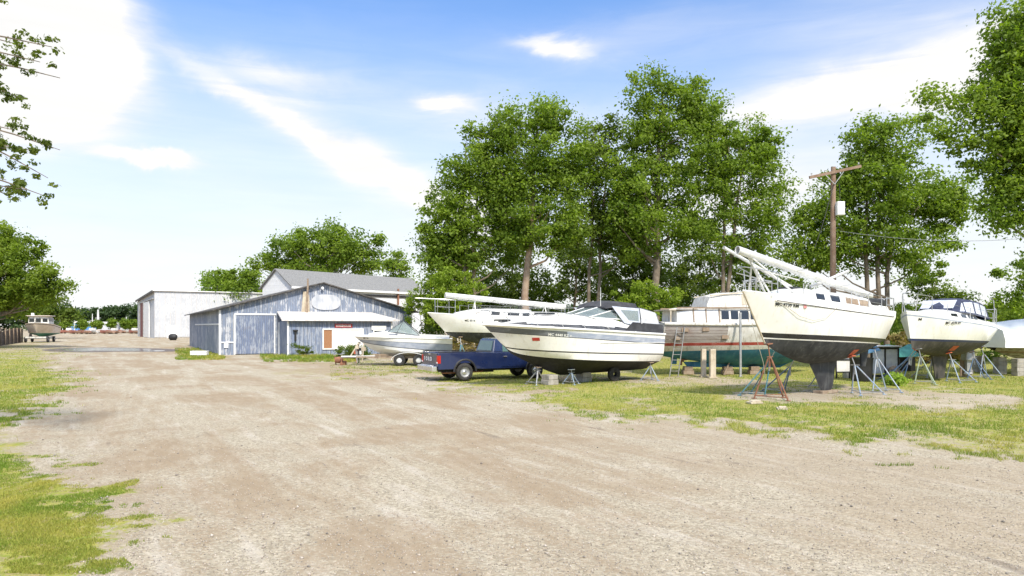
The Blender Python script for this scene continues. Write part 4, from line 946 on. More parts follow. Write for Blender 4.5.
def pushpit(h, root, t0, hh=.6, r=.016):
    mb = MB(); A = h.pt(t0, h.sheer(t0), -1, -.05); B_ = h.pt(t0, h.sheer(t0), 1, -.05); C_ = h.pt(.99, h.sheer(.99), -1, -.06); D_ = h.pt(.99, h.sheer(.99), 1, -.06); up_ = Vector((0, 0, hh))
    mb.tube([A, A+up_, C_+up_, D_+up_, B_+up_, B_], r, 6); mb.tube([A+up_*.5, C_+up_*.5, D_+up_*.5, B_+up_*.5], r*.7, 6)
    for q in (C_, D_, (C_+D_)/2): mb.tube([q, q+up_], r, 6)
    return mb.build('stern_rail', 'steel', root, smooth=True)
pulpit(h1, s1, .14, .72, .15); rails(h1, s1, .26, .82, 5, .5); pushpit(h1, s1, .88, .5)
# tall crutch at the bow that carries the mast
mb = MB(); mst0, mst1 = Vector((-.35, -.05, 4.58)), Vector((7.95, .1, 3.42))
for sd in (-1, 1): mb.bar((.85, sd*.42, 3.2), (.35, -.10*sd, 4.50), .05, .05); mb.bar((1.9, sd*.5, 3.35), (.35, sd*.05, 4.4), .045, .045)
mb.bar((.3,-.5,3.95),(2.2,-.5,3.75),.03,.03); mb.bar((.3,.45,3.95),(2.2,.5,3.75),.03,.03); mb.build('mast_crutch', 'alu', s1)
mb = MB(); mb.tube([(7.3, .1, 2.8), (7.3, .1, 3.44)], .035, 6); mb.tube([(7.3, -.2, 3.5), (7.3, -.02, 3.38), (7.3, .2, 3.38), (7.3, .4, 3.5)], .02, 5); mb.build('mast_crutch', 'steel', s1)
for i, (z0, yy) in enumerate(((0, -.62), (0, -.45))):
    xx = 6.5+i*.85
    mb = MB(); mb.lathe([(0,-.36),(.12,-.34),(.16,-.28),(.17,0),(.16,.28),(.12,.34),(0,.36)], (xx, yy, sz(.85)+.30), 14, 'X')
    e = mb.build('fender', 'trim', None, smooth=True); e.location = s1.location; e.rotation_euler = s1.rotation_euler
    tag(e, ['black rolled bundle hung on the rail amidships of the big sailboat stern', 'black rolled bundle nearest the stern corner of the big sailboat'][i], 'fender', 'black bundles on the sailboat stern')
def spar(root, a, b, r, name, label, cat, m='alu', fit=True, fl=1.0):
    a, b = Vector(a), Vector(b); mb = MB(); d_ = (b-a).normalized(); q = d_.to_track_quat('X', 'Z').to_matrix()
    e = empty(name, tuple(world(root, a)), label, cat, rz=0); Rr = Matrix.Rotation(root.rotation_euler.z, 3, 'Z'); q = Rr @ q; ln = (b-a).length
    rings = []
    for k in (0, .5, 1): rings.append([tuple(q @ Vector((ln*k, math.cos(w_)*r*.72, math.sin(w_)*r*(1 if k < 1 else fl)))) for w_ in [i*math.pi/8 for i in range(16)]])
    mb.loft(rings, closed=True, caps=False); rin = [[tuple(q @ Vector((ln*k, math.cos(w_)*r*.62, math.sin(w_)*r*.88))) for w_ in [i*math.pi/8 for i in range(16)]] for k in (0, .03)]
    mb.loft(rin, closed=True, caps=False); mb.loft([rings[0], rin[0]], closed=True, caps=False); mb.add(rings[2], [tuple(range(16))]); mb.add(rin[1], [tuple(range(16))])
    mb.build('tube', m, e, smooth=True)
    if fit:
        for k in (.38, .72):
            mb = MB(); c = q @ Vector((ln*k, 0, 0)); mb.bar(c-q @ Vector((0, r*3.5, .02)), c+q @ Vector((0, r*3.5, -.02)), .03, .05); mb.build('spreader', m, e)
        mb = MB()
        for s_ in (-1, 1): mb.tube([tuple(q @ Vector((ln*k, s_*r*(.75+.4*math.sin(k*9)), -r*(1.0+.5*math.sin(k*13+s_))))) for k in [i/14 for i in range(15)]], .007, 4)
        mb.build('rigging_wire', 'steel', e)
    return e
spar(s1, mst0, mst1, .125, 'sailboat_mast', 'long white mast lying bow to stern over the big sailboat', 'mast')
spar(s1, (4.1, .25, 3.62), (7.3, .6, 4.36), .055, 'sailboat_boom', 'shorter white boom crossing under the mast near the stern', 'boom', fit=False)
spar(s1, (-.2, .55, 4.72), (3.6, .62, 3.62), .055, 'sailboat_boom', 'thin white spar beside the mast, its end past the bow', 'spar', fit=False)
mb = MB()
pts = [h1.pt(.115, 3.08, -1, .012), h1.pt(.16, 2.9, -1, .014), h1.pt(.22, 2.6, -1, .016), h1.pt(.29, 2.47, -1, .016), h1.pt(.36, 2.56, -1, .016), h1.pt(.42, 2.85, -1, .016), h1.pt(.45, 3.05, -1, .014)]
mb.tube(pts, .007, 5); mb.build('hanging_line', 'rope', s1)
mb = MB(); mb.tube([(-.05,-.02,3.3),(-.02,-.35,2.3),(.4,-.42,1.2),(.62,-.35,.7)], .009, 5); mb.build('bow_line', 'rope', s1)
o = stick(h1, .625, 1.30, .44, .20, 'orange', s1, 'hull_patch')

hull_stand(s1, h1, .03, 1.78, -1, .10, 'rust', 'rusty orange tripod stand under the bow of the big sailboat', padm='rust', spread=.62, dx=.25, rot=.5, r=.024)
hull_stand(s1, h1, .16, 1.55, 1, .9, 'teals', 'teal stand leaning in behind the rusty orange one at the bow', padm='teals', spread=.45, rot=1.0)
hull_stand(s1, h1, .42, 1.22, 1, .75, 'blue', 'blue stand on the far side just ahead of the big sailboat keel', padm='blue', spread=.45, rot=.2)
hull_stand(s1, h1, .66, 1.30, -1, .50, 'paleb', 'pale blue stand with orange pad beside the big sailboat keel', padm='orange', spread=.58, rot=-.5)
hull_stand(s1, h1, .90, 1.55, -1, .45, 'paleb', 'pale blue stand under the near stern corner of the big sailboat', padm='trim', spread=.5, rot=.8)
hull_stand(s1, h1, .80, 1.45, 1, .40, 'grey', 'grey rusty stand at the far stern of the big sailboat', padm='wood', spread=.45, rot=.1)
for i, (px, py) in enumerate(((754.5, 403.5), (782, 410))):
    g = gp(px, py); mb = MB(); mb.box((0, 0, .03), (.42, .26, .06), rz=.3+i); mb.box((.02, .01, .075), (.30, .2, .03), rz=.2+i); e = mb.build('wooden_pad', 'woodpale', None, bevel=.008); e.location = (g[0], g[1], 0)
    tag(e, ['flat pale board under the left foot of the rusty orange stand', 'flat pale board under the front foot of the rusty orange stand'][i], 'board', 'boards under the stand feet')
g = world(s1, (4.65, 0, 0)); mb = MB(); mb.box((0, 0, .05), (1.0, .35, .10), rz=th1); e = mb.build('wooden_pad', 'wood', None, bevel=.01); e.location = (g.x, g.y, 0); tag(e, 'dark timber lying under the keel of the big sailboat', 'timber', 'boards under the stand feet')

# ---- second sailboat with navy dodger
th2 = R(41); u2 = (math.cos(th2), math.sin(th2)); b2 = (18.1-3.6*u2[0], 29-3.6*u2[1])
s2 = empty('sailboat', (b2[0], b2[1], 0), 'white sailboat with navy stripe and navy framed clear dodger, bow towards the drive', 'sailboat', rz=th2)
h2, wl2 = sail_hull(8.1, 2.86, 2.30, 1.72, 1.50, 1.45, .98, 1.35, 1.42, .55, .08)
mb = h2.build([h2.keel, wl2, lambda t_: wl2(t_)+.09, lambda t_: h2.sheer(t_)-.16, lambda t_: h2.sheer(t_)-.10, h2.sheer], [0, 2, 1, 3, 1], s2, sub=7)
mb.build('hull', ['antibr', 'cream', 'navy', 'greyb'], s2, smooth=50, merge=True)
h2.deck(s2, 'deck', .01); h2.rail(s2, 'cream', .025, 0, 1, .02, -.02, 'toe_rail')
mb = MB(); rings = []
for z, x0, x1, w_ in ((1.35, 2.7, 4.9, .16), (.9, 2.95, 4.7, .13), (.5, 3.1, 4.5, .11), (.08, 3.25, 4.35, .09)):
    rings.append([(x0, 0, z), (x0+.15, -w_*.75, z), (LERP(x0, x1, .45), -w_, z), (x1-.1, -w_*.4, z), (x1, 0, z), (x1-.1, w_*.4, z), (LERP(x0, x1, .45), w_, z), (x0+.15, w_*.75, z)])
mb.loft(rings, closed=True); mb.build('keel', 'antibr', s2, smooth=50)
mb = MB(); mb.prism([(7.5, 1.8), (7.95, 1.9), (7.85, .9), (7.6, .45), (7.35, .5), (7.35, 1.3)], -.03, .03); mb.build('rudder', 'antibr', s2)
sz2 = h2.sheer
c2 = [(1.6, .30, .2, sz2(.2)-.02, sz2(.2)+.05), (2.4, .72, .52, sz2(.3)-.02, sz2(.3)+.28), (3.4, .95, .74, sz2(.42)-.02, sz2(.42)+.38), (5.6, 1.0, .80, sz2(.68)-.02, sz2(.68)+.40), (5.8, 1.0, .82, sz2(.7)-.02, sz2(.7)+.25), (7.8, .9, .80, sz2(.95)-.02, sz2(.95)+.2)]
cabin(c2, 'cabin', 'gelg', s2)
for x0, x1 in ((2.75, 3.2), (3.55, 4.15), (4.4, 5.0), (5.1, 5.5)):
    for sd in (-1, 1): patch(c2, x0, x1, .25, .70, sd, skew=.05).build('window', 'win', s2, bevel=.01)
d2 = [(3.3, .78, .55, sz2(.45)+.36, sz2(.45)+.42), (4.0, .86, .70, sz2(.5)+.34, sz2(.5)+.88), (5.2, .92, .78, sz2(.65)+.34, sz2(.65)+1.0), (6.6, .95, .80, sz2(.8)+.28, sz2(.8)+.98), (7.2, .95, .78, sz2(.88)+.25, sz2(.88)+.85)]
dg = cabin(d2, 'dodger', 'canvasn', s2, .1)
for x0, x1, a, b_ in ((3.6, 4.05, .12, .8), (4.2, 5.15, .1, .84), (5.35, 6.0, .12, .84), (6.15, 6.85, .12, .82)):
    for sd in (-1, 1): patch(d2, x0, x1, a, b_, sd).build('screen', 'vinyl', dg)
mb = MB(); P = [Vector((3.42, y_, sz2(.45)+z_)) for y_, z_ in ((-.62, .46), (.62, .46))]+[Vector((3.92, y_, sz2(.5)+z_)) for y_, z_ in ((.62, .84), (-.62, .84))]
mb.slab([p_+Vector((-.06, 0, .05)) for p_ in P], (-.6, 0, .5), .012); mb.build('screen', 'vinyl', dg)
pulpit(h2, s2, .14, .72, .1); rails(h2, s2, .24, .8, 4, .5); pushpit(h2, s2, .86, .75)
text_on_hull(h2, 'MC 4279 PT', .15, .215, 2.38, 'num', s2, 1.15, -.03); text_on_hull(h2, 'M', .13, .05, 2.52, 'num', s2, 1.6)
mb = MB()
for sd in (-1, 1): mb.tube([h2.pt(.95, sz2(.95), sd, -.1), h2.pt(.95, sz2(.95), sd, -.15)+Vector((0, 0, 1.15)), h2.pt(.8, sz2(.8), sd, -.15)+Vector((0, 0, 1.2))], .018, 6)
mb.build('bimini_frame', 'steel', s2)
stick(h2, .34, 1.28, .36, .2, 'orange', s2, 'hull_patch')
hull_stand(s2, h2, .08, 1.42, -1, .35, 'greenst', 'pale green stand under the near bow of the second sailboat', padm='grey', spread=.45, rot=.3)
hull_stand(s2, h2, .10, 1.40, 1, .9, 'blue', 'blue stand leaning in on the far bow of the second sailboat', padm='orange', spread=.42, rot=.9)
hull_stand(s2, h2, .20, 1.3, 1, 1.1, 'blue', 'dark blue stand behind the green one at the second sailboat', padm='trim', spread=.42, rot=.2)
hull_stand(s2, h2, .36, 1.22, -1, .45, 'paleb', 'pale blue stand with orange pad midway along the second sailboat', padm='orange', spread=.6, rot=-.4)
hull_stand(s2, h2, .72, 1.2, -1, .35, 'blue', 'blue stand second from the stern of the second sailboat', padm='rust', spread=.5, rot=.4)
hull_stand(s2, h2, .90, 1.38, -1, .35, 'paleb', 'pale blue stand under the stern of the second sailboat', padm='rust', spread=.5, rot=.9)
hull_stand(s2, h2, .6, 1.1, 1, .5, 'grey', 'grey stand on the far side of the second sailboat keel', padm='wood', spread=.45)

# ---- sailboat behind the truck
th3 = R(22); s3 = boat_root('sailboat', 'white sailboat with dark grey bottom standing behind the blue pickup', 427.7, 37, th3, 'sailboat')
h3, wl3 = sail_hull(8.6, 3.0, 2.75, 1.93, 1.80, 1.8, 1.15, 1.6, 1.35, 1.15)
mb = h3.build([h3.keel, wl3, lambda t_: wl3(t_)+.05, h3.sheer], [0, 2, 1], s3, sub=6)
mb.build('hull', ['anti', 'cream', 'black'], s3, smooth=50, merge=True); h3.deck(s3, 'deck', .01); h3.rail(s3, 'gelg', .03, 0, 1, .02, -.02, 'toe_rail')
mb = MB(); mb.prism([(3.6, 1.4), (5.4, 1.4), (5.1, .06), (4.2, .06)], -.12, .12); mb.build('keel', 'anti', s3)
sz3 = h3.sheer
c3 = [(1.5, .3, .2, sz3(.17)-.02, sz3(.17)+.06), (2.4, .68, .5, sz3(.28)-.02, sz3(.28)+.30), (3.4, .9, .7, sz3(.4)-.02, sz3(.4)+.42), (5.8, .95, .75, sz3(.68)-.02, sz3(.68)+.44), (6.1, .95, .8, sz3(.7)-.02, sz3(.7)+.28), (8.2, .85, .75, sz3(.95)-.02, sz3(.95)+.22)]
cabin(c3, 'cabin', 'gelg', s3)
for x0, x1 in ((2.5, 2.95), (3.35, 3.85), (4.3, 5.0), (5.2, 5.6)): patch(c3, x0, x1, .3, .72, -1, skew=.05).build('window', 'win', s3)
pulpit(h3, s3, .16, .8, .75); rails(h3, s3, .24, .9, 6, .6); pushpit(h3, s3, .9, .6)
text_on_hull(h3, 'MC 3316', .14, .20, 2.55, 'num', s3, 1.1)
mb = MB()
for xx, zz in ((2.6, 3.7), (6.9, 3.55)):
    mb.bar((xx, -.45, sz3(.5)+.1), (xx+.1, .08, zz), .04); mb.bar((xx, .45, sz3(.5)+.1), (xx+.1, -.08, zz), .04)
mb.build('mast_crutch', 'alu', s3)
spar(s3, (.95, -.1, 3.98), (8.3, 0, 3.42), .15, 'sailboat_mast', 'white mast laid along the sailboat behind the black striped cruiser', 'mast')
for t_, z, o_, m, lb in ((.12, 1.72, .5, 'teals', 'teal stand under the bow of the sailboat behind the pickup'), (.45, 1.4, .6, 'grey', 'grey stand amidships of the sailboat behind the pickup'), (.8, 1.5, .5, 'rust', 'rusty stand aft on the sailboat behind the pickup')):
    hull_stand(s3, h3, t_, z, -1, o_, m, lb, spread=.45, padm='wood')

# ---- black and white power cruiser
th4 = R(35); p1 = empty('motor_cruiser', (-1.1, 25.2, 0), 'white motor cruiser with black bottom, grey hull band and black canvas top', 'boat', rz=th4)
L4 = 8.35
sheer4 = lambda t_: 2.40-.42*t_**.9
def keel4(t_): return .33+.95*(1-min(1, t_/.40))**1.15+.12*max(0, t_-.42)
bm4 = lambda t_: 1.38*(math.sin(min(1, t_/.5)*math.pi/2)**.75)*(1-.05*max(0, (t_-.6)/.4))
def sec4(v, t_):
    k = min(1, t_/.5); vc = .50-.20*k; w_ = .42+.48*k
    if v < vc: return w_*(v/vc)
    return w_+(1-w_)*((v-vc)/(1-vc))**(1.35-.45*k)
h4 = Hull(L4, sheer4, keel4, bm4, sec4, 1.25, .0, 34)
ch4 = lambda t_: max(keel4(t_), LERP(1.52, 1.10, t_**.6)); bb4 = lambda t_: max(keel4(t_), LERP(1.66, .80, t_**.30) if t_ < 1 else .8)
lv = [keel4, bb4, lambda t_: ch4(t_)-.02, lambda t_: ch4(t_)+.03, lambda t_: LERP(2.08, 1.52, t_**.9), lambda t_: LERP(2.10, 1.55, t_**.9), lambda t_: LERP(2.30, 1.76, t_**.9), sheer4]
lv2 = [lv[0]]
for f in lv[1:]: lv2.append((lambda g, f_: (lambda t_: max(g(t_), f_(t_))))(lv2[-1], f))
mb = h4.build(lv2, [0, 1, 2, 1, 2, 3, 1], p1, sub=6); mb.mi = [4 if m_ == 3 and sum(mb.v[i][0] for i in f_)/4 > 3.15 else m_ for m_, f_ in zip(mb.mi, mb.f)]; mb.build('hull', ['antik', 'cream', 'black', 'greyst', 'greyb'], p1, smooth=28, merge=True)
h4.deck(p1, 'gelg', .01, .10); h4.rail(p1, 'gelg', .04, 0, 1, -.03, .012, 'rub_rail'); 
mb = MB(); mb.tube([h4.pt(t_, 1.68+.0*t_-.08*t_, -1, .008) for t_ in [.55+.45*i/10 for i in range(11)]], .012, 5); mb.build('pinstripe', 'numw', p1)
z4 = sheer4
c4 = [(.8, .30, .2, z4(.1), z4(.1)+.08), (1.6, .72, .5, z4(.2), z4(.2)+.24), (2.6, 1.02, .74, z4(.3)-.01, z4(.3)+.36), (3.9, 1.20, .92, z4(.46)-.01, z4(.46)+.48), (5.0, 1.26, 1.02, z4(.6)-.01, z4(.6)+.54), (5.5, 1.28, 1.16, z4(.65)-.01, z4(.65)+.48), (6.6, 1.30, 1.22, z4(.8)-.01, z4(.8)+.28), (8.28, 1.28, 1.22, z4(.99)-.01, z4(.99)+.22)]
cabin(c4, 'cabin', 'gelg', p1, .10)
for sd in (-1, 1):
    for a, b_, f0, f1 in ((.85, 1.6, .10, .62), (1.6, 2.6, .08, .36), (2.6, 3.9, .06, .32), (3.9, 5.0, .05, .28), (5.0, 5.5, .05, .26), (5.5, 6.6, .05, .36)): patch(c4, a, b_-.01, f0, f1, sd).build('side_stripe', 'greydk' , p1)
    patch(c4, 6.65, 8.25, .05, .8, sd).build('side_stripe', 'black', p1)
# windshield: swept screens with white frame
mb = MB(); wfr = MB(); zb = lambda x: LERP(z4(.4)+.44, z4(.68)+.50, (x-3.4)/2.4); zt_ = 3.02
def W4(sd): return [Vector((3.75, sd*.35, zb(3.75)+.02)), Vector((4.3, sd*1.0, zb(4.3))), Vector((6.6, sd*1.22, zb(5.6)-.06)), Vector((5.95, sd*1.04, zt_)), Vector((5.4, sd*.42, zt_+.06))]
ws = None
for sd in (-1, 1):
    a, b, c, d, e_ = W4(sd); mb.slab([a, b, d, e_], (-1, sd*.3, .6), .01); mb.slab([b, c, d], (0, sd, .1), .01)
    for p_, q_ in ((a, b), (b, c), (c, d), (d, e_), (a, e_), (b, d)): wfr.tube([p_, q_], .022, 6)
a, e_ = W4(-1)[0], W4(-1)[4]; a2, e2 = W4(1)[0], W4(1)[4]; mb.slab([a, a2, e2, e_], (-1, 0, .5), .01); wfr.tube([a, a2], .022, 6); wfr.tube([e_, e2], .022, 6)
ws = mb.build('windshield', 'clear', p1); wfr.build('frame', 'gelg', ws)
# black bimini top, side curtains, aft enclosure
bt = [(5.3, .95, .80, 3.00, 3.06), (5.55, 1.15, 1.0, 3.05, 3.22), (5.9, 1.22, 1.08, 3.10, 3.30), (6.8, 1.22, 1.08, 3.02, 3.24)]
cabin(bt, 'bimini_top', 'canvas', p1, .06)
bt2 = [(6.82, 1.24, 1.08, 3.0, 3.10), (7.4, 1.2, 1.05, 2.92, 3.03), (7.85, 1.15, 1.0, 2.84, 2.93)]
cabin(bt2, 'aft_canvas_top', 'canvas', p1, .05)
for sd in (-1, 1):
    mb = MB(); mb.slab([(6.02, sd*1.24, 2.42), (6.9, sd*1.28, 2.28), (6.86, sd*1.24, 3.02), (5.4, sd*1.16, 3.10)], (0, sd, 0), .01); sc_ = mb.build('side_curtain', 'vinyl', p1)
    mb = MB(); mb.slab([(6.25, sd*1.262, 2.55), (6.80, sd*1.285, 2.50), (6.78, sd*1.26, 2.92), (5.85, sd*1.22, 2.96)], (0, sd, 0), .008); mb.build('window', 'clear', sc_)
    mb = MB(); mb.slab([(6.93, sd*1.285, 2.62), (8.0, sd*1.22, 2.50), (7.88, sd*1.16, 2.86), (6.9, sd*1.24, 3.03)], (0, sd, 0), .01); mb.slab([(6.93, sd*1.288, 2.40), (8.05, sd*1.24, 2.30), (8.0, sd*1.222, 2.52), (6.93, sd*1.287, 2.64)], (0, sd, 0), .01); mb.build('aft_curtain', 'canvasw', p1)
    mb = MB(); mb.slab([(6.0, sd*1.29, 2.12), (8.26, sd*1.275, 2.02), (8.24, sd*1.262, 2.36), (6.45, sd*1.292, 2.46)], (0, sd, 0), .012); mb.build('lower_curtain', 'canvas', p1)
mb = MB(); mb.slab([(8.24, -1.2, 2.1), (8.24, 1.2, 2.1), (8.02, 1.1, 2.82), (8.02, -1.1, 2.82)], (1, 0, 0), .01); mb.build('aft_curtain', 'canvasw', p1)
# bow rail
mb = MB()
for sd in (-1, 1):
    P = []
    for t_, hh in ((.03, .50), (.10, .52), (.22, .54), (.34, .56), (.46, .52), (.56, .34), (.62, .05)):
        p_ = h4.pt(t_, z4(t_), sd, -.10); P.append(p_+Vector((-.25 if t_ < .3 else 0, 0, hh)))
    mb.tube(P, .014, 6)
    for t_, hh in ((.10, .50), (.22, .54), (.34, .56), (.46, .52)):
        p_ = h4.pt(t_, z4(t_), sd, -.10); mb.tube([p_+Vector((.1, 0, 0)), p_+Vector((-.22, 0, hh))], .012, 6)
mb.build('bow_rail', 'steel', p1)
mb = MB(); mb.tube([(5.0, -.95, 3.1), (5.0, -.95, 3.85)], [.014, .006], 5); mb.build('antenna', 'whitem', p1)
mb = MB(); mb.box((.9, 0, 2.52), (.45, .5, .06)); mb.box((2.9, 0, 2.78), (.6, .6, .06)); mb.build('hatch', 'win', p1, bevel=.02)
text_on_hull(h4, 'MC 4440 RZ +', .14, .262, 1.94, 'numw', p1, 1.15, -.07)
stick(h4, .185, 1.74, .30, .12, 'signred', p1)
mb = MB(); mb.lathe([(0, .02), (.20, .0), (.2, -.02), (.08, -.06), (0, -.06)], (8.5, 0, .62), 16, 'X'); mb.box((8.45, 0, .85), (.35, .3, .6)); mb.build('sterndrive', 'trim', p1)
# its supports
def put(px, py): return gp(px, py)
hull_stand(p1, h4, .42, .62, -1, .05, 'paleb', 'small pale stand in front of the concrete block under the cruiser', padm='whitem', spread=.38, rot=.4)
hull_stand(p1, h4, .22, .74, -1, -.1, 'grey', 'small dark stand under the forward hull of the motor cruiser', padm='wood', spread=.45, rot=.2)
hull_stand(p1, h4, .93, .80, -1, .0, 'paleb', 'short pale blue stand at the stern corner of the motor cruiser', padm='wood', spread=.42, rot=.9)
for i, (t_, yy, lb) in enumerate(((.36, -.2, 'rough concrete block stack under the middle of the motor cruiser'), (.60, .1, 'shaded block stack farther aft under the motor cruiser'))):
    w_ = world(p1, (t_*L4, yy, 0)); e = empty('block_stack', (w_.x, w_.y, 0), lb, 'block stack', rz=th4, group='blocks under the boats'); 
    for k in range(2): mb = MB(); mb.box((0, 0, .1+.2*k), (.5-.06*k, .5, .195)); mb.build('block', 'conc', e, bevel=.02)
mb = MB(); mb.lathe([(.10,-.09),(.24,-.1),(.30,-.07),(.31,0),(.30,.07),(.24,.1),(.10,.09),(.10,-.09)], (0, 0, .31), 24)
e = mb.build('old_tyre', 'rubber', None, smooth=True); w_ = world(p1, (6.2, -.45, 0)); e.location = (w_.x, w_.y, 0); e.rotation_euler = (0, 0, th4); tag(e, 'black tyre standing upright under the aft hull of the cruiser', 'tyre')

# ---- old wooden cruiser
th5 = R(7); w1 = boat_root('wooden_cruiser', 'old wooden cabin cruiser with bare grey planks, red stripe and teal bottom', 655, 32.2, th5)
# stern is on the left: bow at local x = 0 lies to the right, so local x runs stern-wards from the bow
L5 = 9.6; w1.location = (world(w1, (L5, 0, 0)).x, world(w1, (L5, 0, 0)).y, 0); w1.rotation_euler.z = th5+math.pi
sheer5 = lambda t_: 2.72-.42*math.sin(min(1, t_*1.3)*math.pi/2)+.14*t_
keel5 = lambda t_: .38+1.2*(1-min(1, t_/.35))**2+.55*max(0, (t_-.55)/.45)**1.2
bm5 = lambda t_: 1.5*(math.sin(min(1, t_/.5)*math.pi/2)**.8)*(1-.14*max(0, (t_-.6)/.4))
def sec5(v, t_):
    k = min(1, t_/.5); q = 1.1+.5*k; return (1-(1-v)**2.0)**(1/q)*(.97+.03*v)
h5 = Hull(L5, sheer5, keel5, bm5, sec5, 1.2, 0, 30)
mb = h5.build([keel5, lambda t_: max(keel5(t_), LERP(1.32, 1.12, t_)), lambda t_: LERP(1.46, 1.38, t_), lambda t_: LERP(1.60, 1.52, t_), sheer5], [0, 1, 2, 1], w1, sub=6)
mb.build('hull', ['teal', 'wpaint', 'red'], w1, smooth=50, merge=True)
near5 = 1   # its camera-side is local +y
mb = MB()
T_ = [LERP(.69, .995, i/10) for i in range(11)]
rows = [[h5.pt(t_, LERP(1.56, sheer5(t_)-.12, k/3), near5, .006) for t_ in T_] for k in range(4)]
mb.loft(rows, caps=False); pl = mb.build('bare_planking', 'bare', w1)
for xx, zz in ((.90, 2.12), (.80, 2.15), (.93, 1.75), (.7, 1.8)):
    mb = MB(); p_ = h5.pt(xx, zz, near5, .02); mb.box(p_, (.32, .03, .16)); mb.build('repair_patch', 'wood', pl)
h5.deck(w1, 'wpaint', .01, .08); h5.rail(w1, 'wpaint', .07, 0, 1, -.03, .02, 'rub_rail')
z5 = sheer5
c5 = [(3.2, .7, .5, z5(.35)-.02, z5(.35)+.15), (4.6, 1.1, .95, z5(.48)-.02, z5(.48)+.62), (5.5, 1.18, 1.04, z5(.6)-.02, z5(.6)+.72), (8.3, 1.12, 1.0, z5(.85)-.02, z5(.85)+.70), (8.9, 1.05, .95, z5(.95)-.02, z5(.95)+.60)]
cabin(c5, 'cabin', 'wpaint', w1, .08)
for x0, x1 in ((4.65, 4.95), (5.05, 5.4), (5.5, 5.9), (6.0, 6.35), (6.45, 6.8)):
    for sd in (-1, 1): patch(c5, x0, x1, .30, .82, sd).build('window', 'win', w1)
for x0, x1 in ((6.95, 7.5), (7.58, 8.1), (8.18, 8.8)):
    for sd in (-1, 1): patch(c5, x0, x1, .12, .88, sd).build('side_panel', 'canvasw', w1); patch(c5, x0-.07, x0-.02, .02, .97, sd, t=.03).build('cabin_post', 'wood', w1)
for sd in (-1, 1): mb = MB(); mb.bar((4.7, sd*1.14, z5(.5)+.72), (8.95, sd*1.10, z5(.9)+.70), .07, .07); mb.build('roof_trim', 'wood', w1)
mb = MB(); mb.box((8.6, 0, z5(.9)+.62), (1.4, 2.1, .05)); mb.bar((9.2, 1.0, z5(.9)), (9.2, 1.0, z5(.9)+.62), .05); mb.build('cockpit_shelf', 'woodpale', w1)
zc = 3.16
c6 = [(4.7, .70, .62, zc-.02, zc+.45), (5.0, .95, .86, zc-.02, zc+.72), (6.6, 1.0, .92, zc-.02, zc+.66), (7.3, .98, .90, zc-.02, zc+.50), (7.45, .98, .94, zc-.02, zc+.12)]
cabin(c6, 'upper_bridge', 'wpaint', w1, .05)
patch(c6, 5.1, 5.75, .20, .88, 1).build('side_panel', 'woodpale', w1); patch(c6, 6.7, 7.15, .2, .75, 1).build('side_panel', 'canvasw', w1)
for sd in (-1, 1): mb = MB(); mb.bar((5.0, sd*.93, zc+.76), (7.3, sd*.97, zc+.54), .05, .05); mb.build('roof_trim', 'woodpale', w1)
mb = MB(); 
for x_ in (6.6, 4.6): mb.lathe([(.0,-.02),(.16,-.01),(.16,.02),(0,.03)], (x_, 1.34, 2.24), 14)
mb.build('porthole', 'grey', w1)
mb = MB()
for a, b_ in (((4.2,-.8,3.0),(4.2,-.8,4.4)),((4.2,.8,3.0),(4.2,.8,4.4)),((5.0,.8,3.9),(5.0,.8,4.5)),((5.6,.8,3.8),(5.6,.8,4.4))): mb.tube([a, b_], .018, 6)
mb.tube([(4.2,-.8,4.4),(4.2,.8,4.4),(5.0,.8,4.5),(5.6,.8,4.4)], .018, 6); mb.tube([(4.2,.8,4.15),(5.6,.8,4.15)], .012, 5); mb.build('bridge_rail', 'steel', w1)
mb = MB(); mb.prism([(8.5, 1.1), (8.85, 1.1), (8.8, .50), (8.55, .50)], -.03, .03); mb.build('rudder', 'teal', w1)
mb = MB(); mb.tube([(6.8, 0, .85), (8.3, 0, .68)], .03, 8)
for k in range(3):
    a = k*2.094; mb.box((8.3, math.cos(a)*.14, .68+math.sin(a)*.14), (.05, .14+.1*abs(math.cos(a)), .14+.1*abs(math.sin(a))))
mb.build('propeller', 'rust', w1)
mb = MB(); mb.prism([(2.6, .7), (8.2, .6), (8.0, .36), (3.4, .30)], -.06, .06); mb.build('keel', 'teal', w1)
def prop_post(px, py, wd, z1, m, label, name='timber_post', lean=(0, 0), group='props around the old wooden cruiser'):
    g = gp(px, py); mb = MB(); mb.bar((0, 0, 0), (lean[0], lean[1], z1), wd, wd); mb.box((0, 0, .03), (wd*1.5, wd*1.5, .06)); e = mb.build(name, m, None, bevel=.008); e.location = (g[0], g[1], 0); return tag(e, label, 'post', group)
prop_post(712.5, 378, .24, 1.28, 'woodpale', 'thick pale timber post in front of the teal hull')
prop_post(703.5, 377, .20, 1.26, 'woodpale', 'shorter pale timber post just left of the thick one', lean=(.03, .1))
prop_post(740.5, 377, .09, 2.9, 'grey', 'tall thin grey pole standing before the cabin cruiser windows', lean=(.0, .02))
prop_post(724, 375, .06, .9, 'wood', 'thin leaning wooden prop between the thick post and the grey pole', lean=(.5, .35))
for i, px in enumerate((690, 730, 757)):
    g = gp(px, 375); mb = MB()
    for k in range(2): mb.box((0, .4, .1+k*.19), (.5-.1*k, .4, .185))
    e = mb.build('wood_cribbing', 'wood', None, bevel=.01); e.location = (g[0], g[1], 0); tag(e, ['dark wood blocks under the stern half of the teal hull', 'dark wood blocks under the middle of the teal hull', 'dark wood blocks under the bow half of the teal hull'][i], 'wood blocks', 'blocks under the boats')
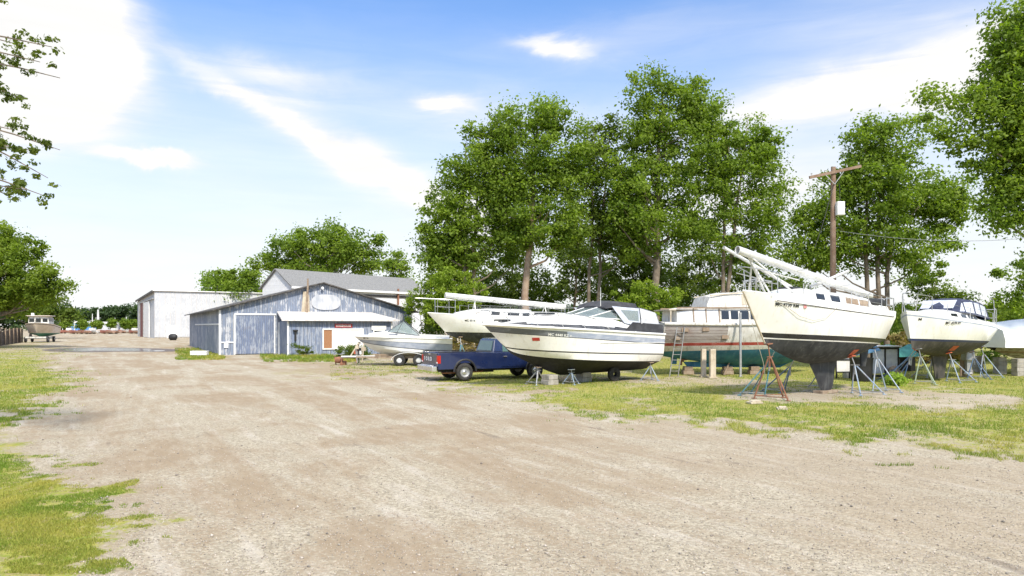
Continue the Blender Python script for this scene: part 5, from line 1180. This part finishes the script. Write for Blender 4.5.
# ladder leaning on it
g0 = gp(669.5, 376.5); la = Vector((g0[0], g0[1], 0)); lb = Vector((at(677, 31.0), 31.0, zat(327, 31.0)))
e = empty('ladder', tuple(la), 'thin grey ladder leaning on the stern of the old wooden cruiser', 'ladder'); lt = lb-la; wv = Vector((.36, -.1, 0))
for sd in (0, 1): mb = MB(); mb.bar(wv*sd, lt+wv*sd*.9, .035, .06); mb.build('side_rail', 'grey', e)
for k in range(1, 9): mb = MB(); c = lt*(k/9); mb.tube([c, c+wv], .014, 5); mb.build('rung', 'grey', e)

# ---- shrink wrapped boat at the right edge
s5 = empty('wrapped_boat', (at(984, 32.5), 32.5, 0), 'boat under white shrink wrap with a mossy hull at the right edge', 'boat', rz=R(10))
h6 = Hull(9.0, lambda t_: 1.62, lambda t_: .62+.5*(1-min(1, t_/.3))**2, lambda t_: 1.45*(math.sin(min(1, (t_+.22)/.5)*math.pi/2)**.6), sec4, .6, 0, 26)
mb = h6.build([h6.keel, lambda t_: 1.02, lambda t_: 1.10, lambda t_: 1.62], [0, 2, 1], s5, sub=5); mb.build('hull', ['mossy', 'mossy', 'wood'], s5, smooth=40, merge=True)
mb = MB(); rings = []; rd = random.Random(8)
for i in range(13):
    t_ = i/12; b_ = h6.pt(max(.01, t_), 1.62, 1).y+.03; x = t_*9.0; zr = 2.42+.22*math.sin(min(1, t_*2.0+.15)*math.pi/2)-.04*math.sin(t_*20)
    rings.append([(x,-b_*.98,1.30),(x,-b_,1.62),(x,-b_*(.90+rd.uniform(-.04,.03)),1.62+(zr-1.62)*(.50+rd.uniform(-.06,.06))),(x,-b_*.5,1.62+(zr-1.62)*(.80+rd.uniform(-.06,.06))),(x,0,zr),(x,b_*.5,1.62+(zr-1.62)*.80),(x,b_*.90,1.62+(zr-1.62)*.50),(x,b_,1.62),(x,b_*.98,1.30)])
mb.loft(rings); mb.build('shrink_wrap_cover', 'wrap', s5, smooth=25)
for i, (px, py, wd) in enumerate(((1020, 376, .55), (1000, 374, .4), (978, 372, .35))):
    g = gp(px, py); e = empty('block_stack', (g[0], g[1], 0), ['pale concrete block stack at the right edge under the wrapped boat', 'mid grey block stack behind the second sailboat stern', 'small grey block stack behind the second sailboat keel'][i], 'block stack', group='blocks under the boats')
    for k in range(4): mb = MB(); mb.box((rd.uniform(-.02, .02), 0, .1+.2*k), (wd, .4, .195)); mb.build('block', 'conc', e, bevel=.015)

# ---- speedboat on trailer
d7 = 40.; s7 = boat_root('speedboat', 'open white and grey speedboat with a raked windscreen, on a trailer by the barn', 353.6, d7, R(4))
L7 = 5.75
sh7 = lambda t_: 1.72-.16*t_**1.2; kl7 = lambda t_: .46+.66*(1-min(1, t_/.42))**1.8
bm7 = lambda t_: 1.12*(math.sin(min(1, t_/.45)*math.pi/2)**.75)
h7 = Hull(L7, sh7, kl7, bm7, sec4, .75, 0, 26)
l7 = [kl7, lambda t_: max(kl7(t_), LERP(1.40, .78, t_**.7)), lambda t_: LERP(1.45, .84, t_**.7), lambda t_: LERP(1.50, 1.22, t_), lambda t_: LERP(1.52, 1.25, t_), sh7]
mb = h7.build(l7, [1, 2, 0, 2, 1], s7, sub=4); mb.build('hull', ['greyb', 'gelg', 'greyst'], s7, smooth=28, merge=True)
h7.deck(s7, 'gelg', .01, .1, t1=.45); h7.rail(s7, 'whitem', .03, 0, 1, -.02, .01, 'rub_rail')
c7 = [(.9, .4, .3, sh7(.15), sh7(.15)+.08), (1.9, .85, .65, sh7(.3), sh7(.3)+.24), (2.7, 1.02, .88, sh7(.45), sh7(.45)+.30), (3.2, 1.05, .98, sh7(.55), sh7(.55)+.12), (5.6, 1.04, .98, sh7(.95), sh7(.95)+.08)]
cabin(c7, 'foredeck', 'gelg', s7, .1); 
for sd in (-1, 1): patch(c7, 2.1, 2.65, .3, .6, sd).build('vent', 'greyst', s7)
mb = MB(); fr = MB(); zb = sh7(.4)+.30
a, b, c, d = Vector((2.0, -.55, zb-.04)), Vector((2.0, .55, zb-.04)), Vector((2.95, .62, zb+.62)), Vector((2.95, -.62, zb+.62))
mb.slab([a, b, c, d], (-.6, 0, 1), .01)
for sd in (-1, 1):
    A, D = Vector((2.0, sd*.55, zb-.04)), Vector((2.95, sd*.62, zb+.62)); E = Vector((3.9, sd*1.0, sh7(.7)+.14)); G = Vector((2.6, sd*.95, zb-.05)); mb.slab([A, G, D], (0, sd, .2), .01); mb.slab([G, E, D], (0, sd, .1), .01)
    for p_, q_ in ((A, D), (D, E), (G, E), (A, G), (G, D)): fr.tube([p_, q_], .018, 5)
fr.tube([c, d], .018, 5); fr.tube([a, b], .018, 5); wsd = mb.build('windshield', 'clear', s7); fr.build('frame', 'trim', wsd)
text_on_hull(h7, 'MC 81', .12, .09, 1.55, 'num', s7, 1.1)
mb = MB(); mb.box((5.45, 0, 1.62), (.3, 1.6, .16)); mb.build('stern_cushion', 'canvasw', s7, bevel=.03)
t7 = empty('boat_trailer', (s7.location.x, d7, 0), 'low trailer with orange rusty frame carrying the open speedboat', 'trailer', rz=R(4))
mb = MB()
for sd in (-1, 1): mb.bar((.2, sd*.3, .50), (5.3, sd*.85, .46), .07, .10)
mb.bar((-.75, 0, .46), (.9, 0, .50), .08, .10)
for x_ in (1.4, 2.9, 4.5): mb.bar((x_, -.8, .45), (x_, .8, .45), .07)
for sd in (-1, 1): mb.bar((1.3, sd*.4, .62), (4.9, sd*.55, .62), .08, .10)
mb.build('frame', 'wood', t7)
mb = MB(); mb.bar((-.7, -.05, .52), (1.6, -.35, .55), .06, .08); mb.build('drawbar', 'whitem', t7)
for x_ in (2.75, 3.85):
    for sd in (-1, 1):
        mb = MB(); mb.lathe([(.16,-.09),(.28,-.1),(.33,-.07),(.34,0),(.33,.07),(.28,.1),(.16,.09)], (x_, sd*1.0, .34), 22); ty = mb.build('wheel', 'rubber', t7, smooth=True)
        mb = MB(); mb.lathe([(0,-.05),(.1,-.05),(.17,-.02),(.17,.06),(0,.06)], (x_, sd*1.0, .34), 16); mb.build('rim', 'whitem', ty, smooth=True)
for sd in (-1, 1):
    mb = MB(); pts = [(3.3+math.cos(a)*1.0*1.0, sd*1.0, .34+math.sin(a)*.44) for a in [math.pi*i/10 for i in range(11)]]
    for p_, q_ in zip(pts, pts[1:]): mb.bar(p_, q_, .26, .025, up=(0, 1, 0) if False else (0, 0, 1))
    mb.build('mudguard', 'whitem', t7)
mb = MB(); mb.bar((-.2, 0, .5), (.25, 0, 1.25), .07); mb.box((.2, 0, 1.05), (.2, .16, .2)); mb.cyl((.32, 0, 1.3), .08, .2, 10, 'Y'); mb.build('winch_post', 'woodpale', t7)
mb = MB(); mb.cyl((-.7, 0, .28), .04, .52, 8); mb.lathe([(.03,-.04),(.09,-.03),(.09,.03),(.03,.04)], (-.7, 0, .09), 12); mb.build('jockey_wheel', 'rust', t7)
mb = MB(); mb.lathe([(0,-.25),(.16,-.22),(.2,0),(.16,.22),(0,.25)], (0, 0, .3), 12, 'X'); mb.box((.25, .05, .12), (.3, .35, .24)); mb.bar((-.2,.1,.0),(-.3,.15,.5),.05)
e = mb.build('rusty_winch', 'rust', None, smooth=30); g = gp(339, 365); e.location = (g[0], g[1], 0); tag(e, 'brown rusty lump of machinery on the gravel before the trailer tongue', 'machinery')
e = empty('jumble_pile', (at(359, 42.5), 42.5, 0), 'heap of pale and orange odds and ends under the speedboat bow', 'pile')
for k, m in enumerate(('woodpale', 'orange', 'whitem', 'trim', 'grey')):
    mb = MB(); x_ = rd.uniform(-.35, .35); z_ = rd.uniform(.9, 1.3); mb.bar((x_*.6, 0, 0), (x_, rd.uniform(-.2, .2), z_), .07, .07)
    mb.box((x_*.8, .1, z_*.7), (.3, .2, .22), rz=k); mb.build(['plank', 'can', 'bucket', 'bag', 'pipe'][k], m, e)
mb = MB()
mb.tube([(0,0,0),(0,0,.5),(.05,0,.9)], .03, 6); mb.box((0,0,.1), (.35,.35,.12))
e = mb.build('upright_outboard_leg', 'trim', None); e.location = (at(462, 36), 36, 0); bpy.data.objects.remove(e)

# ---- small cabin boat on trailer at the left
d8 = 96.; s8 = empty('cabin_boat', (at(35, d8-2), d8-2, 0), 'small tan and white cabin boat with green bottom on a trailer under the left tree', 'boat', rz=R(113))
h8 = Hull(7.2, lambda t_: 2.75-.55*t_, lambda t_: .75+.7*(1-min(1, t_/.4))**2, lambda t_: 1.75*(math.sin(min(1, (t_)/.42)*math.pi/2)**.6), sec4, .8, 0, 22)
mb = h8.build([h8.keel, lambda t_: max(h8.keel(t_), 1.30), lambda t_: LERP(2.55, 1.95, t_), lambda t_: LERP(2.62, 2.03, t_), h8.sheer], [0, 1, 2, 1], s8, sub=5)
mb.build('hull', ['dgreen', 'tan', 'trim'], s8, smooth=40, merge=True); h8.deck(s8, 'wpaint', .01)
c8 = [(1.9, .95, .85, 2.3, 3.55), (2.0, 1.25, 1.15, 2.3, 3.6), (4.6, 1.35, 1.25, 2.2, 3.6)]
cabin(c8, 'cabin', 'wpaint', s8, .06)
mb = MB(); mb.box((3.2, 0, 3.72), (3.3, 2.9, .10)); mb.build('cabin_roof', 'tan', s8, bevel=.03)
for yy in (-.78, 0, .78): mb = MB(); mb.box((1.93 if yy else 1.86, yy, 3.1), (.08, .58, .5)); mb.build('window', 'win', s8)
for x0, x1 in ((2.2, 3.1), (3.3, 4.3)): patch(c8, x0, x1, .5, .85, -1).build('window', 'win', s8); patch(c8, x0, x1, .5, .85, 1).build('window', 'win', s8)
mb = MB(); mb.cyl((3.0, .9, 3.95), .2, .35, 10); mb.build('roof_lamp', 'whitem', s8)
mb = MB(); mb.tube([(.1,0,2.75),(.1,0,3.2)], .03, 6); mb.build('bow_post', 'trim', s8)
t8 = empty('boat_trailer', (s8.location.x, s8.location.y, 0), 'pale trailer under the small tan cabin boat at the left', 'trailer', rz=R(113))
mb = MB()
for sd in (-1, 1): mb.bar((.4, sd*1.1, .75), (6.5, sd*1.1, .72), .12, .16)
mb.bar((.4,-1.2,.72),(.4,1.2,.72),.12,.2); mb.bar((4,-1.2,.7),(4,1.2,.7),.12,.16); mb.build('frame', 'wpaint', t8)
for x_, yy in ((1.0, -1.3), (1.0, 1.3), (4.6, -1.3), (4.6, 1.3)):
    mb = MB(); mb.lathe([(.2,-.12),(.34,-.13),(.42,-.08),(.42,.08),(.34,.13),(.2,.12)], (x_, yy, .42), 18); ty = mb.build('wheel', 'rubber', t8, smooth=True)
    mb = MB(); mb.lathe([(0,-.1),(.2,-.08),(.2,.08),(0,.1)], (x_, yy, .42), 12); mb.build('rim', 'whitem', ty)

# ------------------------------------------------------------------ pickup truck
tth = math.atan2(.454, .89); wr = Vector((-2.0, 28.6, 0))     # near rear wheel touches here
tk = empty('pickup_truck', (0, 0, 0), 'dark blue pickup truck with chrome bumper parked behind the cruiser bow', 'pickup truck', rz=tth)
Rt = Matrix.Rotation(tth, 3, 'Z'); tk.location = wr-Rt @ Vector((1.22, -.86, 0))
hw = .97
def arch(cx, r_, z0, n=12): return [(cx+math.cos(math.pi-a)*r_, max(z0, .40+math.sin(a)*r_)) for a in [math.pi*i/n for i in range(n+1)]]
tum = lambda sgn: (lambda x, z: sgn*(hw-(.05*max(0, (z-.85))/.4)-.04*max(0, (.62-z))/.2))
lower = [(.03, .50)]+arch(1.22, .47, .50)+[(2.0, .48), (3.9, .48)]+arch(4.60, .47, .50)+[(5.36, .50), (5.42, .85), (5.36, 1.06), (4.0, 1.14), (2.5, 1.17), (.03, 1.20), (.0, .85)]
body = MB()
bed = [p_ for p_ in lower]
# two side skins with thickness + front block
mbs = MB(); mbs.prism(lower, 0, 0, y0f=lambda x, z: -tum(1)(x, z), y1f=lambda x, z: -hw+.14); mbs.prism(lower, 0, 0, y0f=lambda x, z: hw-.14, y1f=lambda x, z: tum(1)(x, z))
mbs.box((1.27, 0, .72), (2.42, 1.66, .06)); mbs.box((4.5, 0, .99), (1.7, 1.64, .22)); mbs.box((5.32, 0, .75), (.12, 1.64, .5)); mbs.box((2.47, 0, .93), (.07, 1.66, .46)); mbs.box((3.2, 0, .62), (1.4, 1.66, .1))
bd = mbs.build('body', 'truck', tk, smooth=30, bevel=.018)
mb = MB(); mb.box((.045, 0, .90), (.07, 1.70, .58)); tg = mb.build('tailgate', 'truck', tk, bevel=.02)
lettering('F O R D', .22, lambda x, y: (-.006, .66-x, .85+y), 'numw', tg, wide=1.25, bold=.05)
mb = MB(); mb.box((0.0, 0, 1.125), (.02, .24, .05)); mb.build('handle', 'chrome', tg)
cabp = [(2.52, 1.13), (2.55, 1.25), (2.68, 1.70), (2.78, 1.76), (3.55, 1.77), (3.68, 1.73), (4.22, 1.16), (4.25, 1.12)]
mb = MB(); cw = lambda s_: (lambda x, z: s_*(.93-.21*max(0, z-1.15)/.6)); mb.prism(cabp, 0, 0, y0f=cw(-1), y1f=cw(1)); cb = mb.build('cab', 'truck', tk, bevel=.03)
def side_glass(poly, name, parent, m, off=.008):
    for sd in (-1, 1):
        mb = MB(); q = [Vector((x, cw(sd)(x, z)+sd*off, z)) for x, z in poly]; mb.slab(q, (0, sd, .3), .006); mb.build(name, m, parent)
side_glass([(2.98, 1.20), (4.02, 1.20), (3.62, 1.64), (3.02, 1.66)], 'side_window', cb, 'wing')
side_glass([(2.66, 1.22), (2.90, 1.22), (2.93, 1.64), (2.76, 1.64)], 'corner_glass', cb, 'truck')
mb = MB(); mb.slab([(2.535, -.72, 1.24), (2.535, .72, 1.24), (2.665, .62, 1.66), (2.665, -.62, 1.66)], (-1, 0, .3), .012); rw = mb.build('rear_window', 'wing', cb)
mb = MB(); mb.slab([(4.19, -.80, 1.20), (4.19, .80, 1.20), (3.72, .68, 1.70), (3.72, -.68, 1.70)], (1, 0, 1), .012); mb.build('windshield', 'wing', cb)
for sd in (-1, 1):
    mb = MB(); y_ = sd*(hw+.001); pts = [(2.93, .56), (3.98, .56), (4.03, 1.10), (2.93, 1.12)]
    mb.prism(pts, 0, 0, y0f=lambda x, z: tum(sd)(x, z)+sd*.004, y1f=lambda x, z: tum(sd)(x, z)+sd*.014); dr = mb.build('door', 'truck', tk, bevel=.006)
    mb = MB(); mb.box((3.08, sd*(hw+.02), 1.0), (.16, .03, .04)); mb.build('handle', 'chrome', dr)
    mb = MB(); mb.box((3.95, sd*(hw+.14), 1.26), (.10, .20, .20)); mb.bar((3.95, sd*(hw-.02), 1.16), (3.95, sd*(hw+.10), 1.2), .03); mb.build('mirror', 'trim', tk, bevel=.02)
    for cx in (1.22, 4.60):
        mb = MB(); rings = []
        for a in [math.pi*i/14 for i in range(15)]:
            for_ = [(cx+math.cos(a)*r_, sd*yy, .40+math.sin(a)*r_) for r_, yy in ((.46, .90), (.46, 1.0), (.50, 1.005), (.54, .97))]; rings.append(for_)
        mb.loft(rings, closed=True); mb.build('wheel_arch_flare', 'trim', tk)
        mb = MB(); R0 = .375; mb.lathe([(.21,-.10),(.24,-.115),(.33,-.12),(R0-.01,-.09),(R0,-.03),(R0,.03),(R0-.01,.09),(.33,.12),(.24,.115),(.21,.10)], (cx, sd*.84, R0), 30); wl_ = mb.build('wheel', 'rubber', tk, smooth=45)
        mb = MB(); mb.lathe([(0,-.055),(.06,-.06),(.08,-.03),(.15,-.02),(.19,-.06),(.215,-.10),(.22,-.06),(.22,.08),(0,.08)] if sd < 0 else [(0,.055),(.06,.06),(.08,.03),(.15,.02),(.19,.06),(.215,.10),(.22,.06),(.22,-.08),(0,-.08)], (cx, sd*.845, R0), 24); mb.build('rim', 'grey', wl_, smooth=40)
        mb = MB(); mb.lathe([(0,sd*.09),(.07,sd*.08),(.10,sd*.05),(.10,sd*.02)], (cx, sd*.845, R0), 16); mb.build('hub_cap', 'chrome', wl_, smooth=True)
    mb = MB(); mb.box((.03, sd*.895, .92), (.08, .13, .32)); tl = mb.build('tail_light', 'tail', tk, bevel=.01)
    mb = MB(); mb.box((-.012, sd*.895, .79), (.012, .12, .06)); mb.build('reverse_lens', 'whitem', tl)
    mb = MB(); mb.box((.08, sd*(hw-.008), .92), (.10, .02, .32)); mb.build('side_lens', 'tail', tl)
mb = MB(); mb.box((-.12, 0, .54), (.20, 1.86, .20)); mb.box((-.10, 0, .66), (.16, 1.2, .04)); mb.build('rear_bumper', 'chrome', tk, bevel=.03)
mb = MB(); mb.box((5.5, 0, .55), (.16, 1.9, .2)); mb.build('front_bumper', 'chrome', tk, bevel=.03)
mb = MB(); mb.box((2.7, -.45, .45), (5.0, .10, .14)); mb.box((2.7, .45, .45), (5.0, .10, .14)); mb.cyl((1.22, 0, .38), .06, 1.6, 10, 'Y'); mb.cyl((4.6, 0, .38), .06, 1.6, 10, 'Y'); mb.box((2.2, -.2, .42), (1.2, .4, .22)); mb.build('chassis', 'trim', tk)
mb = MB(); mb.tube([(2.2,-.6,.36),(.3,-.62,.34)], .035, 8); mb.build('exhaust_pipe', 'rust', tk)
for sd in (-1, 1): mb = MB(); mb.box((1.25, sd*.89, 1.225), (2.4, .10, .03)); mb.build('bed_rail', 'trim', tk)

# ------------------------------------------------------------------ things around the sailboats
g = gp(865, 381.5); e = empty('plastic_barrel', (g[0], g[1]+.3, 0), 'black round barrel under the stern of the big sailboat', 'barrel')
mb = MB(); mb.lathe([(.36,0),(.39,.05),(.42,.5),(.44,.9),(.46,.93),(.46,.97),(.40,.97),(.38,.1),(0,.1)], (0,0,0), 26, 'Z'); mb.build('drum', 'trim', e, smooth=40)
mb = MB(); mb.lathe([(.0,.80),(.3,.86),(.41,.9)], (0,0,0), 20, 'Z'); mb.build('contents', 'grey', e)
mb = MB(); V = [(-.75,-.3,0),(.55,-.35,.28),(.6,.4,.30),(-.6,.4,.05)]; mb.slab(V, (0,0,1), .05); mb.slab([(.0,-.33,.14),(.55,-.35,.28),(.58,.1,.50),(.1,.1,.36)], (0,-1,.5), .03)
e = mb.build('folded_tarp', 'bluet', None, bevel=.02); e.location = (g[0]+.1, g[1]+.35, 1.0); tag(e, 'blue tarp folded over the top of the black barrel', 'tarp')
gx_, gy_ = gp(886.5, 379); e = empty('screen_cabinet', (gx_, gy_+.5, 0), 'dark framed cabinet with pale glass panels behind the big sailboat stern', 'cabinet', rz=.12)
mb = MB(); w_, hh = 1.25, 1.38
for x_ in (-w_/2, 0, w_/2): mb.box((x_, -.3, hh/2), (.07, .07, hh))
for x_ in (-w_/2, w_/2): mb.box((x_, .3, hh/2), (.07, .07, hh)); mb.box((x_, 0, .1), (.07, .6, .07))
for z_ in (.12, hh-.05): mb.box((0, -.3, z_), (w_+.07, .08, .09))
mb.box((0, .3, hh-.05), (w_+.07, .08, .09)); mb.build('frame', 'trim', e)
for x_ in (-w_/4, w_/4): mb = MB(); mb.box((x_, -.3, .78), (w_/2-.07, .02, 1.1)); mb.build('panel', 'vinyl', e)
mb = MB(); mb.box((0, 0, hh+.03), (w_+.25, .85, .05)); mb.build('cabinet_top', 'canvasw', e, bevel=.02)
mb = MB(); mb.lathe([(0,-.2),(.22,-.15),(.3,0),(.22,.15),(0,.2)], (0,0,.30), 14, 'X'); e = mb.build('coil_of_hose', 'wood', None, smooth=True); e.location = (gx_+.25, gy_-.12, 0.0); tag(e, 'brown rounded bundle on the ground before the glass cabinet', 'bundle')
gx_, gy_ = gp(843, 378.5); e = empty('notice_board', (gx_, gy_, 0), 'white framed board propped under the hull left of the barrel', 'board', rz=.1)
mb = MB(); mb.box((0,0,.55), (.62,.03,.5)); mb.build('panel', 'whitem', e)
mb = MB(); mb.box((0,-.02,.82),(.7,.04,.05)); mb.box((0,-.02,.28),(.7,.04,.05)); mb.box((-.33,-.02,.55),(.05,.04,.5)); mb.box((.33,-.02,.55),(.05,.04,.5)); mb.box((-.3,0,.14),(.05,.05,.28)); mb.box((.3,0,.14),(.05,.05,.28)); mb.build('frame', 'trim', e)
gx_, gy_ = gp(852, 378.5); e = empty('steel_drum', (gx_, gy_+.4, 0), 'dull grey metal drum between the white board and the black barrel', 'drum')
mb = MB(); mb.lathe([(.0,0),(.2,0),(.21,.3),(.225,.31),(.21,.32),(.21,.62),(.225,.63),(.21,.64),(.2,.95),(0,.95)], (0,0,0), 22, 'Z'); mb.build('drum', 'grey', e, smooth=40)
gx_, gy_ = gp(968, 377.5); e = empty('outboard_motor', (gx_, gy_, 0), 'grey outboard motor standing behind the second sailboat keel', 'outboard motor')
mb = MB(); mb.box((0,0,1.0), (.45,.42,.5), taper=.85); mb.build('cowling', 'grey', e, bevel=.06)
mb = MB(); mb.box((0,0,.55), (.2,.18,.5)); mb.box((0.05,0,.25), (.3,.08,.2)); mb.lathe([(0,-.2),(.07,-.12),(.07,.15),(0,.2)], (0,0,.18), 10, 'X'); mb.build('leg', 'grey', e)
mb = MB(); mb.box((0,.16,.4), (.5,.06,.8)); mb.build('support', 'wood', e)
gx_, gy_ = gp(908, 372.5); e = empty('covered_dinghy', (gx_, gy_+1.0, 0), 'teal tarp covered dinghy behind the bow of the second sailboat', 'dinghy', rz=.5)
mb = MB(); rings = []
for i in range(9):
    t_ = i/8; b_ = .55*math.sin((.12+.8*t_)*math.pi/1.2)**.7+.05; x = (t_-.5)*2.4; rings.append([(x,-b_,.75),(x,-b_*.75,1.05),(x,0,1.28+.1*math.sin(i)),(x,b_*.75,1.05),(x,b_,.75)])
mb.loft(rings); mb.build('cover', 'tealt', e, smooth=50)
for q_ in (-.6, .7): mb = MB(); mb.box((q_,0,.35),(.4,.85,.70)); mb.build('support', 'trim', e)
gx_, gy_ = gp(917, 376); 
# crate near the barn and black tank near the warehouse
gx_, gy_ = gp(199.5, 355.6); e = empty('white_crate', (gx_, gy_, 0), 'low white wooden crate in the grass by the barn corner', 'crate', rz=.15)
for z_ in (.12, .30): mb = MB(); mb.box((0,-.3,z_), (1.2,.03,.13)); mb.box((0,.3,z_), (1.2,.03,.13)); mb.box((-.59,0,z_), (.03,.58,.13)); mb.box((.59,0,z_), (.03,.58,.13)); mb.build('slat', 'whitem', e)
mb = MB()
for x_ in (-.55, .55):
    for y_ in (-.26, .26): mb.box((x_, y_, .19), (.06,.05,.38))
mb.box((0,0,.04),(1.14,.56,.03)); mb.build('frame', 'whitem', e)
mb = MB(); mb.lathe([(0,-.62),(.35,-.58),(.5,-.35),(.52,0),(.5,.35),(.35,.58),(0,.62)], (0,0,.52), 18, 'X'); mb.box((-.3,0,.06),(.2,.6,.12)); mb.box((.3,0,.06),(.2,.6,.12))
e = mb.build('oil_tank', 'trim', None, smooth=40); g = gp(173, 340.2); e.location = (g[0], g[1], 0); tag(e, 'black rounded tank on the gravel before the white warehouse', 'tank')
for i, (px, py, s_) in enumerate(((303, 355.9, .55), (352, 359, .5), (346, 358, .45), (361, 360, .5), (896, 385, .17))):
    g = gp(px, py); r_ = np.random.default_rng(70+i); e = empty('weed_clump', (g[0], g[1], 0), ['dark green weed clump against the blue office wall', 'tall green weeds beside the speedboat bow', 'green weeds below the boarded window', 'green weeds under the speedboat bow', 'bushy green weeds between the two sailboats on stands'][i], 'weeds', group='weed clumps about the yard')
    n_ = 10; C = np.stack([r_.normal(0, s_*.8, n_), r_.normal(0, .2, n_), r_.uniform(.1, 1.1*s_*1.6, n_)], -1)
    P, Q, T = leaves(C, r_.uniform(.15, .35, n_), 70, .10, DARK, r_); raw_mesh('foliage', P, Q, 'leaf', T*(2.0 if i > 3 else 1.0), e)
    mb = MB()
    for c in C: mb.tube([(c[0]*.3, c[1]*.3, -.02), tuple(c)], [.012, .005], 4)
    mb.build('stem', 'bark', e)
g = gp(486, 361); e = empty('scrap_rack', (g[0], g[1], 0), 'heap of pale poles and boards on trestles behind the pickup bed', 'rack')
for k in range(6):
    mb = MB(); mb.bar((-1.4+rd.uniform(-.3,.3), k*.16-.4, .95+.05*k), (1.5+rd.uniform(-.2,.4), k*.16-.4+rd.uniform(-.1,.1), 1.05+rd.uniform(-.05,.1)), .08, .06); mb.build('pole', rd.choice(['woodpale','wood','whitem','grey']), e)
for x_ in (-1, 1):
    mb = MB(); mb.bar((x_-.25,-.5,0),(x_,-.5,.95),.06); mb.bar((x_+.25,-.5,0),(x_,-.5,.95),.06); mb.bar((x_-.25,.5,0),(x_,.5,.95),.06); mb.bar((x_+.25,.5,0),(x_,.5,.95),.06); mb.bar((x_,-.55,.93),(x_,.6,.93),.07); mb.build('trestle', 'wood', e)
